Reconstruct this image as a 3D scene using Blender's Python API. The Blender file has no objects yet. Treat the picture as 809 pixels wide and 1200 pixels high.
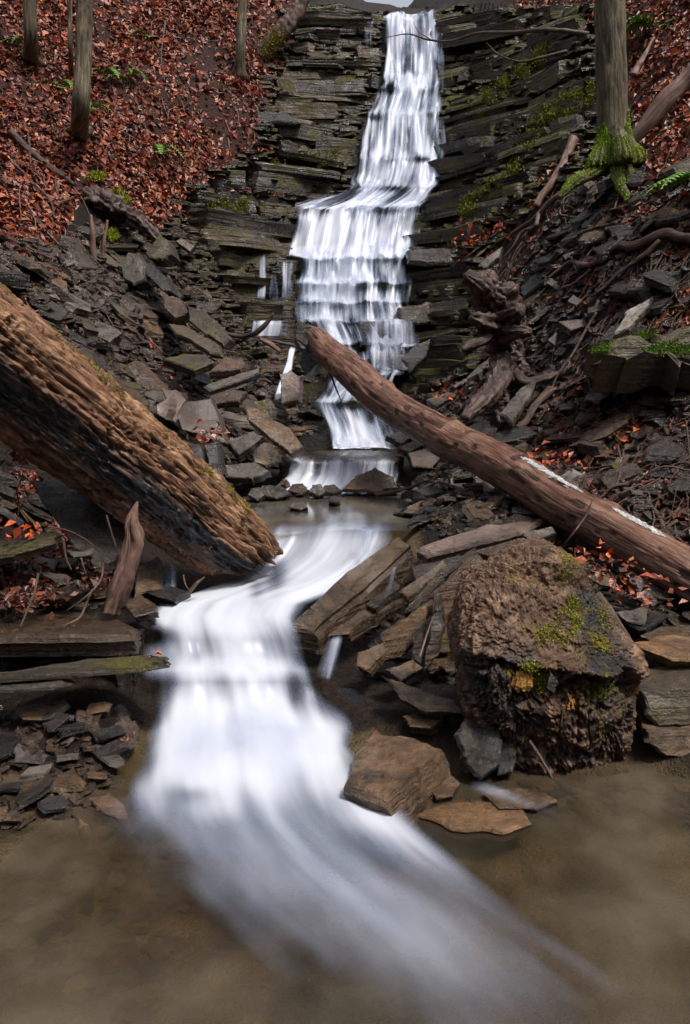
import bpy, bmesh, math, random
import numpy as np
from mathutils import Vector, Matrix

# ------------------------------------------------------------------ camera, world, sun, exposure
SC = bpy.context.scene
COL = SC.collection
TH = math.radians(9.46); CT, ST = math.cos(TH), math.sin(TH)
CAMZ, FPX, CX, CY = 1.5, 900.0, 404.5, 600.0
cam = bpy.data.cameras.new('camera'); camo = bpy.data.objects.new('camera', cam); COL.objects.link(camo)
cam.sensor_fit = 'VERTICAL'; cam.sensor_height = 36.0; cam.lens = FPX / 1200 * 36.0
cam.clip_start = 0.05; cam.clip_end = 500
camo.location = (0, 0, CAMZ); camo.rotation_euler = (math.pi / 2 - TH, 0, 0)
SC.camera = camo
SUN_EL, SUN_AZ = math.radians(62), math.radians(126)      # azimuth clockwise from +Y
W = bpy.data.worlds.new('World'); SC.world = W; W.use_nodes = True
wn = W.node_tree; wn.nodes.clear()
sky = wn.nodes.new('ShaderNodeTexSky'); sky.sky_type = 'NISHITA'; sky.sun_disc = False
sky.sun_elevation = SUN_EL; sky.sun_rotation = SUN_AZ; sky.dust_density = 4.0; sky.air_density = 1.0
hs = wn.nodes.new('ShaderNodeHueSaturation'); hs.inputs['Saturation'].default_value = 0.34
bg = wn.nodes.new('ShaderNodeBackground'); bg.inputs['Strength'].default_value = 0.075
wo = wn.nodes.new('ShaderNodeOutputWorld')
wn.links.new(sky.outputs[0], hs.inputs['Color']); wn.links.new(hs.outputs[0], bg.inputs[0]); wn.links.new(bg.outputs[0], wo.inputs[0])
sl = bpy.data.lights.new('sun', 'SUN'); sl.energy = 1.5; sl.angle = math.radians(11); sl.color = (1.0, 0.92, 0.80)
so = bpy.data.objects.new('sun', sl); COL.objects.link(so)
sd = Vector((math.sin(SUN_AZ) * math.cos(SUN_EL), math.cos(SUN_AZ) * math.cos(SUN_EL), math.sin(SUN_EL)))
so.rotation_euler = sd.to_track_quat('Z', 'Y').to_euler(); so.location = sd * 30
SC.view_settings.view_transform = 'Standard'; SC.view_settings.look = 'None'
SC.view_settings.gamma = 1.0; SC.view_settings.use_curve_mapping = False
SC.view_settings.exposure = 1.28
SC.render.engine = 'CYCLES'
SC.cycles.use_denoising = True
SC.cycles.max_bounces = 6; SC.cycles.transparent_max_bounces = 24
SC.cycles.diffuse_bounces = 3; SC.cycles.glossy_bounces = 2; SC.cycles.caustics_reflective = False

R = random.Random(11)
NR = np.random.default_rng(5)

# ------------------------------------------------------------------ projection helpers (design-time layout from real distances)
def P(px, py, Y):
    u = (px - CX) / FPX; v = (CY - py) / FPX
    k = Y / (CT + v * ST)
    return np.array((u * k, Y, CAMZ + k * (v * CT - ST)))
def PZ(px, py, z):
    u = (px - CX) / FPX; v = (CY - py) / FPX
    k = (z - CAMZ) / (v * CT - ST)
    return np.array((u * k, k * (CT + v * ST), z))
def proj(p):
    p = np.asarray(p, float)
    x, y, z = p[..., 0], p[..., 1], p[..., 2] - CAMZ
    d = np.maximum(y * CT - z * ST, 1e-3)
    return CX + FPX * x / d, CY - FPX * (y * ST + z * CT) / d
def inpoly(px, py, poly):
    px = np.asarray(px, float); py = np.asarray(py, float)
    r = np.zeros(px.shape, bool); n = len(poly)
    for i in range(n):
        x0, y0 = poly[i]; x1, y1 = poly[(i + 1) % n]
        if y0 == y1: continue
        c = ((y0 > py) != (y1 > py)) & (px < (x1 - x0) * (py - y0) / (y1 - y0) + x0)
        r ^= c
    return r

# ------------------------------------------------------------------ noise
def _hash(ix, iy, iz, seed):
    h = (ix * 374761393 + iy * 668265263 + iz * 2147483647 + seed * 974634777) & 0xffffffff
    h = ((h ^ (h >> 13)) * 1274126177) & 0xffffffff
    h = ((h ^ (h >> 16)) * 2246822519) & 0xffffffff
    return ((h ^ (h >> 15)) & 0xffffff) / float(0xffffff) * 2 - 1
def vnoise(p, seed=0):
    p = np.asarray(p, float)
    f = np.floor(p); i = f.astype(np.int64); t = p - f; t = t * t * t * (t * (t * 6 - 15) + 10)
    x, y, z = i[..., 0], i[..., 1], i[..., 2]; tx, ty, tz = t[..., 0], t[..., 1], t[..., 2]
    def H(a, b, c): return _hash(x + a, y + b, z + c, seed)
    c00 = H(0, 0, 0) * (1 - tx) + H(1, 0, 0) * tx; c10 = H(0, 1, 0) * (1 - tx) + H(1, 1, 0) * tx
    c01 = H(0, 0, 1) * (1 - tx) + H(1, 0, 1) * tx; c11 = H(0, 1, 1) * (1 - tx) + H(1, 1, 1) * tx
    return (c00 * (1 - ty) + c10 * ty) * (1 - tz) + (c01 * (1 - ty) + c11 * ty) * tz
def fbm(p, octv=4, seed=0, gain=0.5):
    p = np.asarray(p, float); s = 0; a = 1.0; tot = 0
    for k in range(octv):
        s = s + a * vnoise(p * (2.03 ** k) + 17.3 * k, seed + k); tot += a; a *= gain
    return s / tot
def smooth(a, b, x):
    t = np.clip((np.asarray(x, float) - a) / (b - a), 0, 1); return t * t * (3 - 2 * t)

# ------------------------------------------------------------------ mesh helpers
def mesh_np(name, v, faces, smooth_shade=False):
    """faces: list of arrays (n,3) or (n,4)"""
    me = bpy.data.meshes.new(name)
    v = np.asarray(v, np.float32)
    me.vertices.add(len(v)); me.vertices.foreach_set('co', v.ravel())
    faces = [np.asarray(f, np.int32) for f in faces if len(f)]
    lens = np.concatenate([np.full(len(f), f.shape[1], np.int32) for f in faces])
    idx = np.concatenate([f.ravel() for f in faces]).astype(np.int32)
    me.loops.add(len(idx)); me.loops.foreach_set('vertex_index', idx)
    st = np.concatenate([[0], np.cumsum(lens)[:-1]]).astype(np.int32)
    me.polygons.add(len(lens)); me.polygons.foreach_set('loop_start', st)
    me.update(calc_edges=True); me.validate()
    me.polygons.foreach_set('use_smooth', np.full(len(me.polygons), smooth_shade))
    return me
def attr(me, name, vals):
    a = me.attributes.new(name, 'FLOAT', 'POINT'); a.data.foreach_set('value', np.asarray(vals, np.float32).ravel())
def attrc(me, name, vals):
    a = me.attributes.new(name, 'FLOAT_COLOR', 'POINT')
    vals = np.asarray(vals, np.float32); vals = np.concatenate([vals, np.ones((len(vals), 1), np.float32)], 1)
    a.data.foreach_set('color', vals.ravel())
def attrv(me, name, vals):
    a = me.attributes.new(name, 'FLOAT_VECTOR', 'POINT'); a.data.foreach_set('vector', np.asarray(vals, np.float32).ravel())
def link(name, me, mat, parent=None, label=None, cat=None, group=None, kind=None):
    o = bpy.data.objects.new(name, me); COL.objects.link(o)
    if me is not None and mat is not None and not me.materials: me.materials.append(mat)
    if parent: o.parent = parent
    if label:
        for a_, b_ in (('on the left scree', 'in the scree below the leaves'), ('the left scree', 'the scree below the leaves'), ('right bank', 'rooty bank'), ('thin left strands', 'thin side strands'), ('left strand ', 'side strand '), ('the left slope', 'the high slope')): label = label.replace(a_, b_)
        o['label'] = label
    if cat: o['category'] = cat
    if group: o['group'] = group
    if kind or cat: o['kind'] = kind or 'thing'
    return o
def grid_faces(nu, nv, wrap_u=False):
    """vertices ordered v-major: index = j*nu+i"""
    i = np.arange(nu if wrap_u else nu - 1); j = np.arange(nv - 1)
    I, J = np.meshgrid(i, j); I = I.ravel(); J = J.ravel(); K = (I + 1) % nu
    return np.stack([J * nu + I, J * nu + K, (J + 1) * nu + K, (J + 1) * nu + I], 1)
def spline(pts, n):
    pts = np.asarray(pts, float)
    d = np.concatenate([[0], np.cumsum(np.linalg.norm(np.diff(pts[:, :3], axis=0), axis=1))])
    t = np.linspace(0, d[-1], n); out = []
    m = np.gradient(pts, d, axis=0)
    k = np.clip(np.searchsorted(d, t, 'right') - 1, 0, len(d) - 2)
    h = (d[k + 1] - d[k])[:, None]; s = ((t - d[k]) / h[:, 0])[:, None]
    return ((2 * s ** 3 - 3 * s ** 2 + 1) * pts[k] + (s ** 3 - 2 * s ** 2 + s) * h * m[k] + (-2 * s ** 3 + 3 * s ** 2) * pts[k + 1] + (s ** 3 - s ** 2) * h * m[k + 1]), t
def frames(c, up=(0, 0, 1)):
    t = np.gradient(c, axis=0); t /= np.linalg.norm(t, axis=1)[:, None]
    up = np.array(up, float); s = np.cross(t, up); nn = np.linalg.norm(s, axis=1)
    s[nn < 1e-4] = (1, 0, 0); s /= np.linalg.norm(s, axis=1)[:, None]
    n = np.cross(s, t); return t, s, n
def tube(pts, rad, nl=24, ns=7, rough=0.15, seed=0, up=(0, 0.3, 1), close=True):
    """returns verts, faces of a knobbly tapering tube"""
    pts = np.asarray(pts, float); rad = np.asarray(rad, float)
    q = np.concatenate([pts, rad[:, None]], 1)
    c, t = spline(q, nl); r = np.maximum(c[:, 3], 0.0015); c = c[:, :3]
    T, S, N = frames(c, up)
    a = np.linspace(0, 2 * np.pi, ns, endpoint=False)
    rr = r[:, None] * (1 + rough * vnoise(np.stack(np.broadcast_arrays(np.cos(a)[None] * 1.3, np.sin(a)[None] * 1.3, t[:, None] / np.maximum(r.mean(), .01) * .35), -1) + seed * 3.7, seed))
    v = c[:, None] + rr[..., None] * (np.cos(a)[None, :, None] * S[:, None] + np.sin(a)[None, :, None] * N[:, None])
    v = v.reshape(-1, 3); f = [grid_faces(ns, nl, True)]
    if close:
        n0 = len(v); v = np.concatenate([v, c[:1] - T[:1] * r[0] * .3, c[-1:] + T[-1:] * r[-1] * .3])
        i = np.arange(ns); k = (i + 1) % ns
        f.append(np.stack([np.full(ns, n0), k, i], 1)); b = (nl - 1) * ns
        f.append(np.stack([np.full(ns, n0 + 1), b + i, b + k], 1))
    return v, f
def join(parts):
    V, F3, F4, o = [], [], [], 0
    for v, fs in parts:
        V.append(v)
        for f in fs:
            f = np.asarray(f)
            (F3 if f.shape[1] == 3 else F4).append(f + o)
        o += len(v)
    return np.concatenate(V), [np.concatenate(x) for x in (F3, F4) if x]

# ------------------------------------------------------------------ materials
class NT:
    def __init__(s, name):
        s.m = bpy.data.materials.new(name); s.m.use_nodes = True; s.t = s.m.node_tree; s.t.nodes.clear()
        s.out = s.t.nodes.new('ShaderNodeOutputMaterial')
    def n(s, typ, **kw):
        x = s.t.nodes.new('ShaderNode' + typ)
        for k, v in kw.items():
            if k.startswith('_'): setattr(x, k[1:], v)
            else: s.set(x, k.replace('__', ' '), v)
        return x
    def set(s, x, key, v):
        i = x.inputs[int(key[1:])] if key[0] == 'i' and key[1:].isdigit() else x.inputs[key]
        if isinstance(v, bpy.types.NodeSocket): s.t.links.new(v, i)
        elif isinstance(v, (tuple, list)) and i.type == 'RGBA': i.default_value = (*v[:3], 1)
        else: i.default_value = v
    def pos(s): return s.n('NewGeometry').outputs['Position']
    def nrm(s): return s.n('NewGeometry').outputs['Normal']
    def obj(s): return s.n('TexCoord').outputs['Object']
    def rnd(s): return s.n('ObjectInfo').outputs['Random']
    def att(s, name, out='Fac'): return s.n('Attribute', _attribute_name=name).outputs[out]
    def mapv(s, vec, scale=(1, 1, 1), loc=(0, 0, 0), rot=(0, 0, 0)): return s.n('Mapping', Vector=vec, Scale=scale, Location=loc, Rotation=rot).outputs[0]
    def noise(s, vec, scale, detail=4, rough=.55, dist=0): return s.n('TexNoise', Vector=vec, Scale=scale, Detail=detail, Roughness=rough, Distortion=dist).outputs['Fac']
    def vor(s, vec, scale, feat='F1'): return s.n('TexVoronoi', _feature=feat, Vector=vec, Scale=scale).outputs['Distance']
    def ramp(s, fac, stops):
        x = s.n('ValToRGB', Fac=fac); e = x.color_ramp.elements
        while len(e) < len(stops): e.new(.5)
        for a, (p, c) in zip(e, stops): a.position = p; a.color = (*c, 1) if not isinstance(c, (int, float)) else (c, c, c, 1)
        return x.outputs[0]
    def mr(s, v, a, b, c=0., d=1., smoothstep=True):
        x = s.n('MapRange', _interpolation_type='SMOOTHSTEP' if smoothstep else 'LINEAR'); s.set(x, 'Value', v)
        for k, q in (('From Min', a), ('From Max', b), ('To Min', c), ('To Max', d)): s.set(x, k, q)
        return x.outputs[0]
    def math(s, op, a, b=0., clamp=False):
        x = s.n('Math', _operation=op, _use_clamp=clamp); s.set(x, 'i0', a); s.set(x, 'i1', b); return x.outputs[0]
    def mix(s, f, a, b, mode='MIX'):
        x = s.t.nodes.new('ShaderNodeMix'); x.data_type = 'RGBA'; x.blend_type = mode
        for i, v in ((0, f), (6, a), (7, b)):
            if isinstance(v, bpy.types.NodeSocket): s.t.links.new(v, x.inputs[i])
            elif i == 0: x.inputs[i].default_value = v
            else: x.inputs[i].default_value = (*v[:3], 1)
        return x.outputs[2]
    def xyz(s, v): return s.n('SeparateXYZ', Vector=v).outputs
    def bump(s, h, strength=.5, dist=.02, normal=None):
        x = s.n('Bump', Strength=strength, Distance=dist, Height=h)
        if normal: s.set(x, 'Normal', normal)
        return x.outputs[0]
    def bsdf(s, **kw): return s.n('BsdfPrincipled', **kw).outputs[0]
    def done(s, sh): s.t.links.new(sh, s.out.inputs[0]); return s.m

def rock_mat(name, dark, light, tint, moss=0.0, rough=(.12, .5), strata=1.0, use_attr=False, mossnz=(-.15, .55), mosscol=((.04, .042, .006), (.18, .17, .02)), tintamt=.6):
    t = NT(name); p = t.pos(); o = t.obj()
    rnd = t.att('tint') if use_attr else t.rnd()
    off = t.n('VectorMath', _operation='ADD', i0=p, i1=t.n('CombineXYZ', X=t.math('MULTIPLY', rnd, 37.), Y=t.math('MULTIPLY', rnd, 11.), Z=0.).outputs[0]).outputs[0]
    n1 = t.noise(off, 5, 6, .62, .4); n4 = t.noise(off, 17, 7, .72, .3); n2 = t.noise(off, 38, 6, .7); n3 = t.noise(off, 1.7, 3)
    c = t.mix(t.mr(n1, .34, .68), dark, light)
    c = t.mix(t.math('MULTIPLY', t.mr(n3, .42, .62), tintamt), c, tint)
    c = t.mix(t.math('MULTIPLY', t.mr(t.math('FRACT', t.math('MULTIPLY', rnd, 7.13)), .45, .95), .65), c, tint)
    v = t.math('ADD', t.math('MULTIPLY', t.math('FRACT', t.math('MULTIPLY', rnd, 3.77)), 1.15), .38)
    c = t.mix(1., c, t.n('CombineColor', Red=v, Green=v, Blue=v).outputs[0], 'MULTIPLY')
    c = t.mix(t.math('MULTIPLY', t.mr(n2, .52, .72), .4), c, tuple(min(1, x * 2.1) for x in light))
    c = t.mix(t.mr(n4, .36, .56, .55, 0.), c, dark)
    nz = t.xyz(t.nrm())[2]
    band = t.noise(t.mapv(off, (1.2, 1.2, 26.)), 1.6, 4, .6)
    h = t.math('ADD', t.math('MULTIPLY', band, .9 * strata), t.math('ADD', t.math('MULTIPLY', n1, .6), t.math('ADD', t.math('MULTIPLY', n2, .35), t.math('MULTIPLY', n4, .9))))
    ro = t.mr(n1, .3, .75, rough[0], rough[1])
    if moss > 0:
        mn = t.noise(off, 2.6, 5, .65); mm = t.math('MULTIPLY', t.mr(mn, .66 - .28 * moss, .74 - .2 * moss), t.mr(nz, mossnz[0], mossnz[1]))
        mm = t.math('MULTIPLY', mm, t.mr(n2, .3, .5, .35, 1.))
        mc = t.mix(t.noise(off, 22, 3), mosscol[0], mosscol[1])
        c = t.mix(mm, c, mc); ro = t.mr(mm, 0, 1, ro, .85, False); h = t.math('ADD', h, t.math('MULTIPLY', mm, t.noise(off, 120, 2)))
    b = t.bump(h, 1., .03)
    c = t.mix(1., c, (.80, .73, .67), 'MULTIPLY')
    wet = t.mr(t.noise(off, 3.1, 3), .42, .62, .05, .6)
    if moss > 0: wet = t.math('MULTIPLY', wet, t.math('SUBTRACT', 1., mm))
    return t.done(t.bsdf(Base__Color=c, Roughness=ro, Normal=b, **{'Specular IOR Level': .55, 'Coat Weight': wet, 'Coat Roughness': .11, 'Coat IOR': 1.45, 'Coat Normal': t.bump(h, .55, .02)}))
M = {}
M['rock'] = rock_mat('wet_shale', (.006, .0048, .0042), (.094, .073, .058), (.095, .052, .027), .2)
M['rock_attr'] = rock_mat('wet_shale_bits', (.006, .0045, .0036), (.080, .056, .042), (.085, .044, .025), .12, use_attr=True)
M['cliff'] = rock_mat('cliff_shale', (.006, .005, .0045), (.090, .065, .044), (.085, .050, .022), .6, (.14, .5), 1.6, tintamt=.6, mossnz=(-.9, .2))
M['cliff_attr'] = rock_mat('cliff_shale_bits', (.006, .005, .0045), (.090, .065, .044), (.085, .050, .022), .6, (.14, .5), 1.6, use_attr=True, tintamt=.6, mossnz=(-.9, .2))
M['cliff_mossy'] = rock_mat('mossy_cliff_shale', (.006, .005, .0045), (.070, .056, .043), (.070, .045, .022), .8, (.14, .5), 1.6, tintamt=.6, mossnz=(-.7, .3), mosscol=((.04, .046, .006), (.20, .21, .02)))
M['cliff_mossy_attr'] = rock_mat('mossy_cliff_bits', (.006, .005, .0045), (.070, .056, .043), (.070, .045, .022), .8, (.14, .5), 1.6, use_attr=True, tintamt=.6, mossnz=(-.7, .3), mosscol=((.04, .046, .006), (.20, .21, .02)))
M['rock_grey'] = rock_mat('grey_shale', (.035, .033, .033), (.19, .175, .17), (.10, .08, .065), .0, (.2, .5), .5, tintamt=.35)
M['rock_purple'] = rock_mat('mauve_siltstone', (.09, .07, .068), (.23, .18, .17), (.19, .12, .095), .0, (.4, .65), .35, tintamt=.4)
M['rock_brown'] = rock_mat('brown_sandstone', (.014, .010, .007), (.19, .135, .09), (.17, .10, .05), .12, (.16, .5), .8)
M['rock_tan'] = rock_mat('tan_wet_stone', (.06, .04, .024), (.26, .175, .105), (.28, .155, .066), .0, (.12, .4), .4)
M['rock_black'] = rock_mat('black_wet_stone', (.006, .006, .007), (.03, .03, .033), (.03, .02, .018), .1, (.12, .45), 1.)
M['rock_moss'] = rock_mat('mossy_stone', (.014, .012, .009), (.10, .082, .054), (.09, .066, .032), .48, (.35, .7), .8)

def soil_mat():
    t = NT('soil'); p = t.pos()
    n1 = t.noise(p, 3, 6, .65); n2 = t.noise(p, 26, 5, .65); n3 = t.noise(p, 110, 3)
    rd = t.att('leafy')
    c = t.mix(t.mr(n1, .35, .65), (.006, .0038, .003), (.028, .016, .011))
    c = t.mix(t.mr(n2, .5, .75), c, (.05, .031, .024))
    c = t.mix(t.math('MULTIPLY', rd, .6), c, t.mix(n2, (.03, .009, .006), (.10, .03, .018)))
    rk = t.att('rocky')
    cr = t.mix(t.mr(n2, .35, .7), (.006, .0055, .005), (.038, .033, .027))
    cr = t.mix(t.math('MULTIPLY', t.mr(t.noise(p, 2.2, 4), .5, .66), .5), cr, (.06, .055, .014))
    c = t.mix(rk, c, cr)
    bd = t.att('bed')
    pv = t.n('TexVoronoi', _feature='F1', Vector=t.n('VectorMath', _operation='ADD', i0=p, i1=t.n('VectorMath', _operation='SCALE', i0=t.n('TexNoise', Vector=p, Scale=6.).outputs['Color'], Scale=.15).outputs[0]).outputs[0], Scale=13.)
    cb = t.mix(t.mr(t.noise(p, 3.2, 4), .3, .7), (.04, .028, .014), (.19, .135, .068))
    c = t.mix(bd, c, cb)
    h = t.math('ADD', t.math('MULTIPLY', n2, 1.), t.math('MULTIPLY', n3, .4))
    return t.done(t.bsdf(Base__Color=c, Roughness=t.mr(n2, .3, .7, .5, .9), Normal=t.bump(h, 1., .08), **{'Specular IOR Level': .3}))
M['soil'] = soil_mat()

def leaf_mat():
    t = NT('fallen_leaf'); c = t.n('Attribute', _attribute_name='col').outputs['Color']
    n = t.noise(t.pos(), 90, 3)
    c = t.mix(t.math('MULTIPLY', t.mr(n, .35, .7), .45), c, (.05, .015, .01))
    return t.done(t.bsdf(Base__Color=c, Roughness=t.mr(n, .3, .7, .28, .6), Normal=t.bump(n, .4, .01), **{'Specular IOR Level': .5}))
M['leaf'] = leaf_mat()

def wood_mat(name, dark, mid, light, moss=0., charred=0., scale=1., rough=(.45, .8), bstr=.8):
    """coordinates come from the 'fib' attribute: x = along, y/z = round the trunk (metres)"""
    t = NT(name); f = t.att('fib', 'Vector'); p = t.pos()
    fib = t.noise(t.mapv(f, (3.2 * scale, 30 * scale, 30 * scale)), 1.4, 6, .62, .3)
    fine = t.noise(t.mapv(f, (16 * scale, 150 * scale, 150 * scale)), 1., 4, .6)
    pt = t.noise(p, 7 * scale, 5, .6); cav = t.att('cav')
    c = t.ramp(t.math('ADD', t.math('MULTIPLY', fib, .65), t.math('MULTIPLY', pt, .35)), [(.3, dark), (.5, mid), (.7, light)])
    c = t.mix(t.mr(t.noise(p, 2.1 * scale, 4, .6), .45, .7, 0., .6), c, mid if isinstance(mid, tuple) else mid)
    c = t.mix(t.mr(t.noise(t.mapv(f, (1., 4., 4.)), 2.2, 5, .65), .52, .7, 0., .7), c, dark)
    c = t.mix(t.mr(fine, .5, .75, 0., .55), c, tuple(x * .35 for x in dark))
    c = t.mix(t.mr(cav, .25, .8, 0., .75), c, tuple(x * .5 for x in dark))  # paints shade into the colour of cracks and pits
    h = t.math('ADD', t.math('MULTIPLY', fib, 1.), t.math('MULTIPLY', fine, .5)); ro = t.mr(fib, .3, .7, rough[1], rough[0])
    if charred:  # real char on the log, shade painted dark on the stump
        ch = t.math('MULTIPLY', t.att('char_shade'), t.mr(t.noise(t.mapv(f, (2., 9., 9.)), 1.6, 4), .28, .5, .25, 1.))
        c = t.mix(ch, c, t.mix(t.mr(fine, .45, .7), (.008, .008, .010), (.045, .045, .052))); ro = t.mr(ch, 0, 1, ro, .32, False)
    if moss:
        mm = t.math('MULTIPLY', t.att('moss'), t.mr(t.noise(p, 9, 5, .75), .5, .62))
        c = t.mix(mm, c, t.mix(t.noise(p, 60, 3), (.07, .06, .006), (.24, .19, .02))); h = t.math('ADD', h, t.math('MULTIPLY', mm, t.noise(p, 140, 2)))
    return t.done(t.bsdf(Base__Color=c, Roughness=ro, Normal=t.bump(h, bstr, .02), **{'Specular IOR Level': .4}))
M['rotlog'] = wood_mat('rotten_log_wood', (.026, .011, .007), (.205, .102, .055), (.60, .375, .222), moss=1, charred=1, rough=(.5, .85))
M['smoothlog'] = wood_mat('wet_barkless_wood', (.035, .015, .010), (.175, .086, .058), (.40, .245, .185), scale=.8, rough=(.14, .42), bstr=.9)
M['stumpwood'] = wood_mat('crumbling_stump_wood', (.016, .008, .006), (.115, .063, .039), (.40, .255, .17), moss=1, charred=1, scale=.7, rough=(.45, .85))  # charred flag here paints shade over the stump's lower half
M['snag'] = wood_mat('dark_root_wood', (.012, .007, .006), (.05, .026, .021), (.17, .105, .088), rough=(.3, .7))
M['root'] = wood_mat('bare_root_wood', (.03, .016, .012), (.09, .053, .038), (.22, .145, .11), rough=(.35, .7), scale=1.6)
M['shard'] = wood_mat('splintered_wood', (.05, .026, .02), (.17, .095, .075), (.38, .26, .215), rough=(.4, .75))
M['twig'] = wood_mat('twig_bark', (.02, .010, .008), (.065, .036, .027), (.18, .115, .09), rough=(.4, .8), scale=2.)
M['bark'] = wood_mat('tree_bark', (.022, .016, .009), (.115, .088, .052), (.28, .225, .14), moss=1, scale=1.1, rough=(.6, .9), bstr=1.)
def moss_mat():
    t = NT('moss'); c = t.att('col', 'Color')
    return t.done(t.bsdf(Base__Color=c, Roughness=.75, **{'Specular IOR Level': .25, 'Subsurface Weight': 0.}))
M['moss'] = moss_mat()
def plain(name, a, b, scale=40, rough=.6, bs=.4):
    t = NT(name); n = t.noise(t.pos(), scale, 4)
    return t.done(t.bsdf(Base__Color=t.mix(t.mr(n, .3, .7), a, b), Roughness=rough, Normal=t.bump(n, bs, .01)))
M['fern'] = plain('fern_frond', (.06, .15, .015), (.17, .34, .04), 30, .5)
M['fungus'] = plain('white_crust', (.30, .30, .31), (.66, .67, .69), 60, .6, .8)
M['orange_wood'] = plain('raw_orange_wood', (.45, .2, .05), (.72, .42, .14), 50, .6, .8)

def water_mat(name, col=(.77, .815, .945), fine=26., longs=.9, contrast=1.15, dim=1., thin=(.30, .38, .56)):
    """long-exposure white water: 'flow' = metres across / along, 'dens' = how thick the white water is"""
    t = NT(name); f = t.att('flow', 'Vector'); d = t.att('dens')
    s1 = t.noise(t.mapv(f, (fine, longs, 1.)), 1., 3, .55, .25); s2 = t.noise(t.mapv(f, (fine * .28, longs * 1.3, 1.), (7.3, 2.1, 0)), 1., 3, .5)
    n = t.math('ADD', t.math('MULTIPLY', s1, .5), t.math('MULTIPLY', s2, .5))
    n = t.mr(n, .34, .66, -.5, .5, False)
    # alpha = clamp(d*2-1 + n*contrast*(...))
    a = t.math('ADD', t.math('SUBTRACT', t.math('MULTIPLY', d, 1.75), .62), t.math('MULTIPLY', n, contrast))
    a = t.math('MULTIPLY', t.mr(a, -.1, 1.1, 0., dim), t.mr(d, 0., .22, 0., 1.))
    col = t.mix(t.mr(a, .1, .9), thin, col)
    di = t.n('BsdfDiffuse', Color=col).outputs[0]; tl = t.n('BsdfTranslucent', Color=col).outputs[0]
    gl = t.n('BsdfGlossy', Color=(.8, .85, 1.), Roughness=.35).outputs[0]
    m1 = t.n('MixShader', i0=.3, i1=di, i2=tl).outputs[0]; m2 = t.n('MixShader', i0=.06, i1=m1, i2=gl).outputs[0]
    tr = t.n('BsdfTransparent').outputs[0]
    return t.done(t.n('MixShader', i0=a, i1=tr, i2=m2).outputs[0])
M['water'] = water_mat('falling_water', fine=15., longs=.8, contrast=1.05)
M['water_soft'] = water_mat('silky_water', fine=4.5, longs=.6, contrast=.72, thin=(.42, .50, .70))
M['foam'] = water_mat('foam_drift', fine=2.6, longs=.6, contrast=.5, dim=.8, thin=(.48, .54, .70))
def pool_mat(name, tint, rough=.12, spec=.5):
    t = NT(name); p = t.pos()
    h = t.noise(t.mapv(p, (1., .45, 1.)), 5., 2, .4)
    lw = t.n('Fresnel', IOR=1.33, Normal=t.bump(h, .25, .02)).outputs[0]
    tr = t.n('BsdfTransparent', Color=tint).outputs[0]; gl = t.n('BsdfGlossy', Color=(1, 1, 1), Roughness=rough, Normal=t.bump(h, .2, .02)).outputs[0]
    m = t.n('MixShader', i0=lw, i1=tr, i2=gl).outputs[0]
    silt = t.n('BsdfDiffuse', Color=t.mix(t.mr(t.noise(p, 2.3, 3), .35, .65), (.075, .064, .048), (.19, .162, .12))).outputs[0]
    return t.done(t.n('MixShader', i0=t.mr(t.noise(p, 1.6, 3), .35, .7, .10, .42), i1=m, i2=silt).outputs[0])
M['pool'] = pool_mat('pool_water', (.78, .68, .50), .16)
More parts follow.
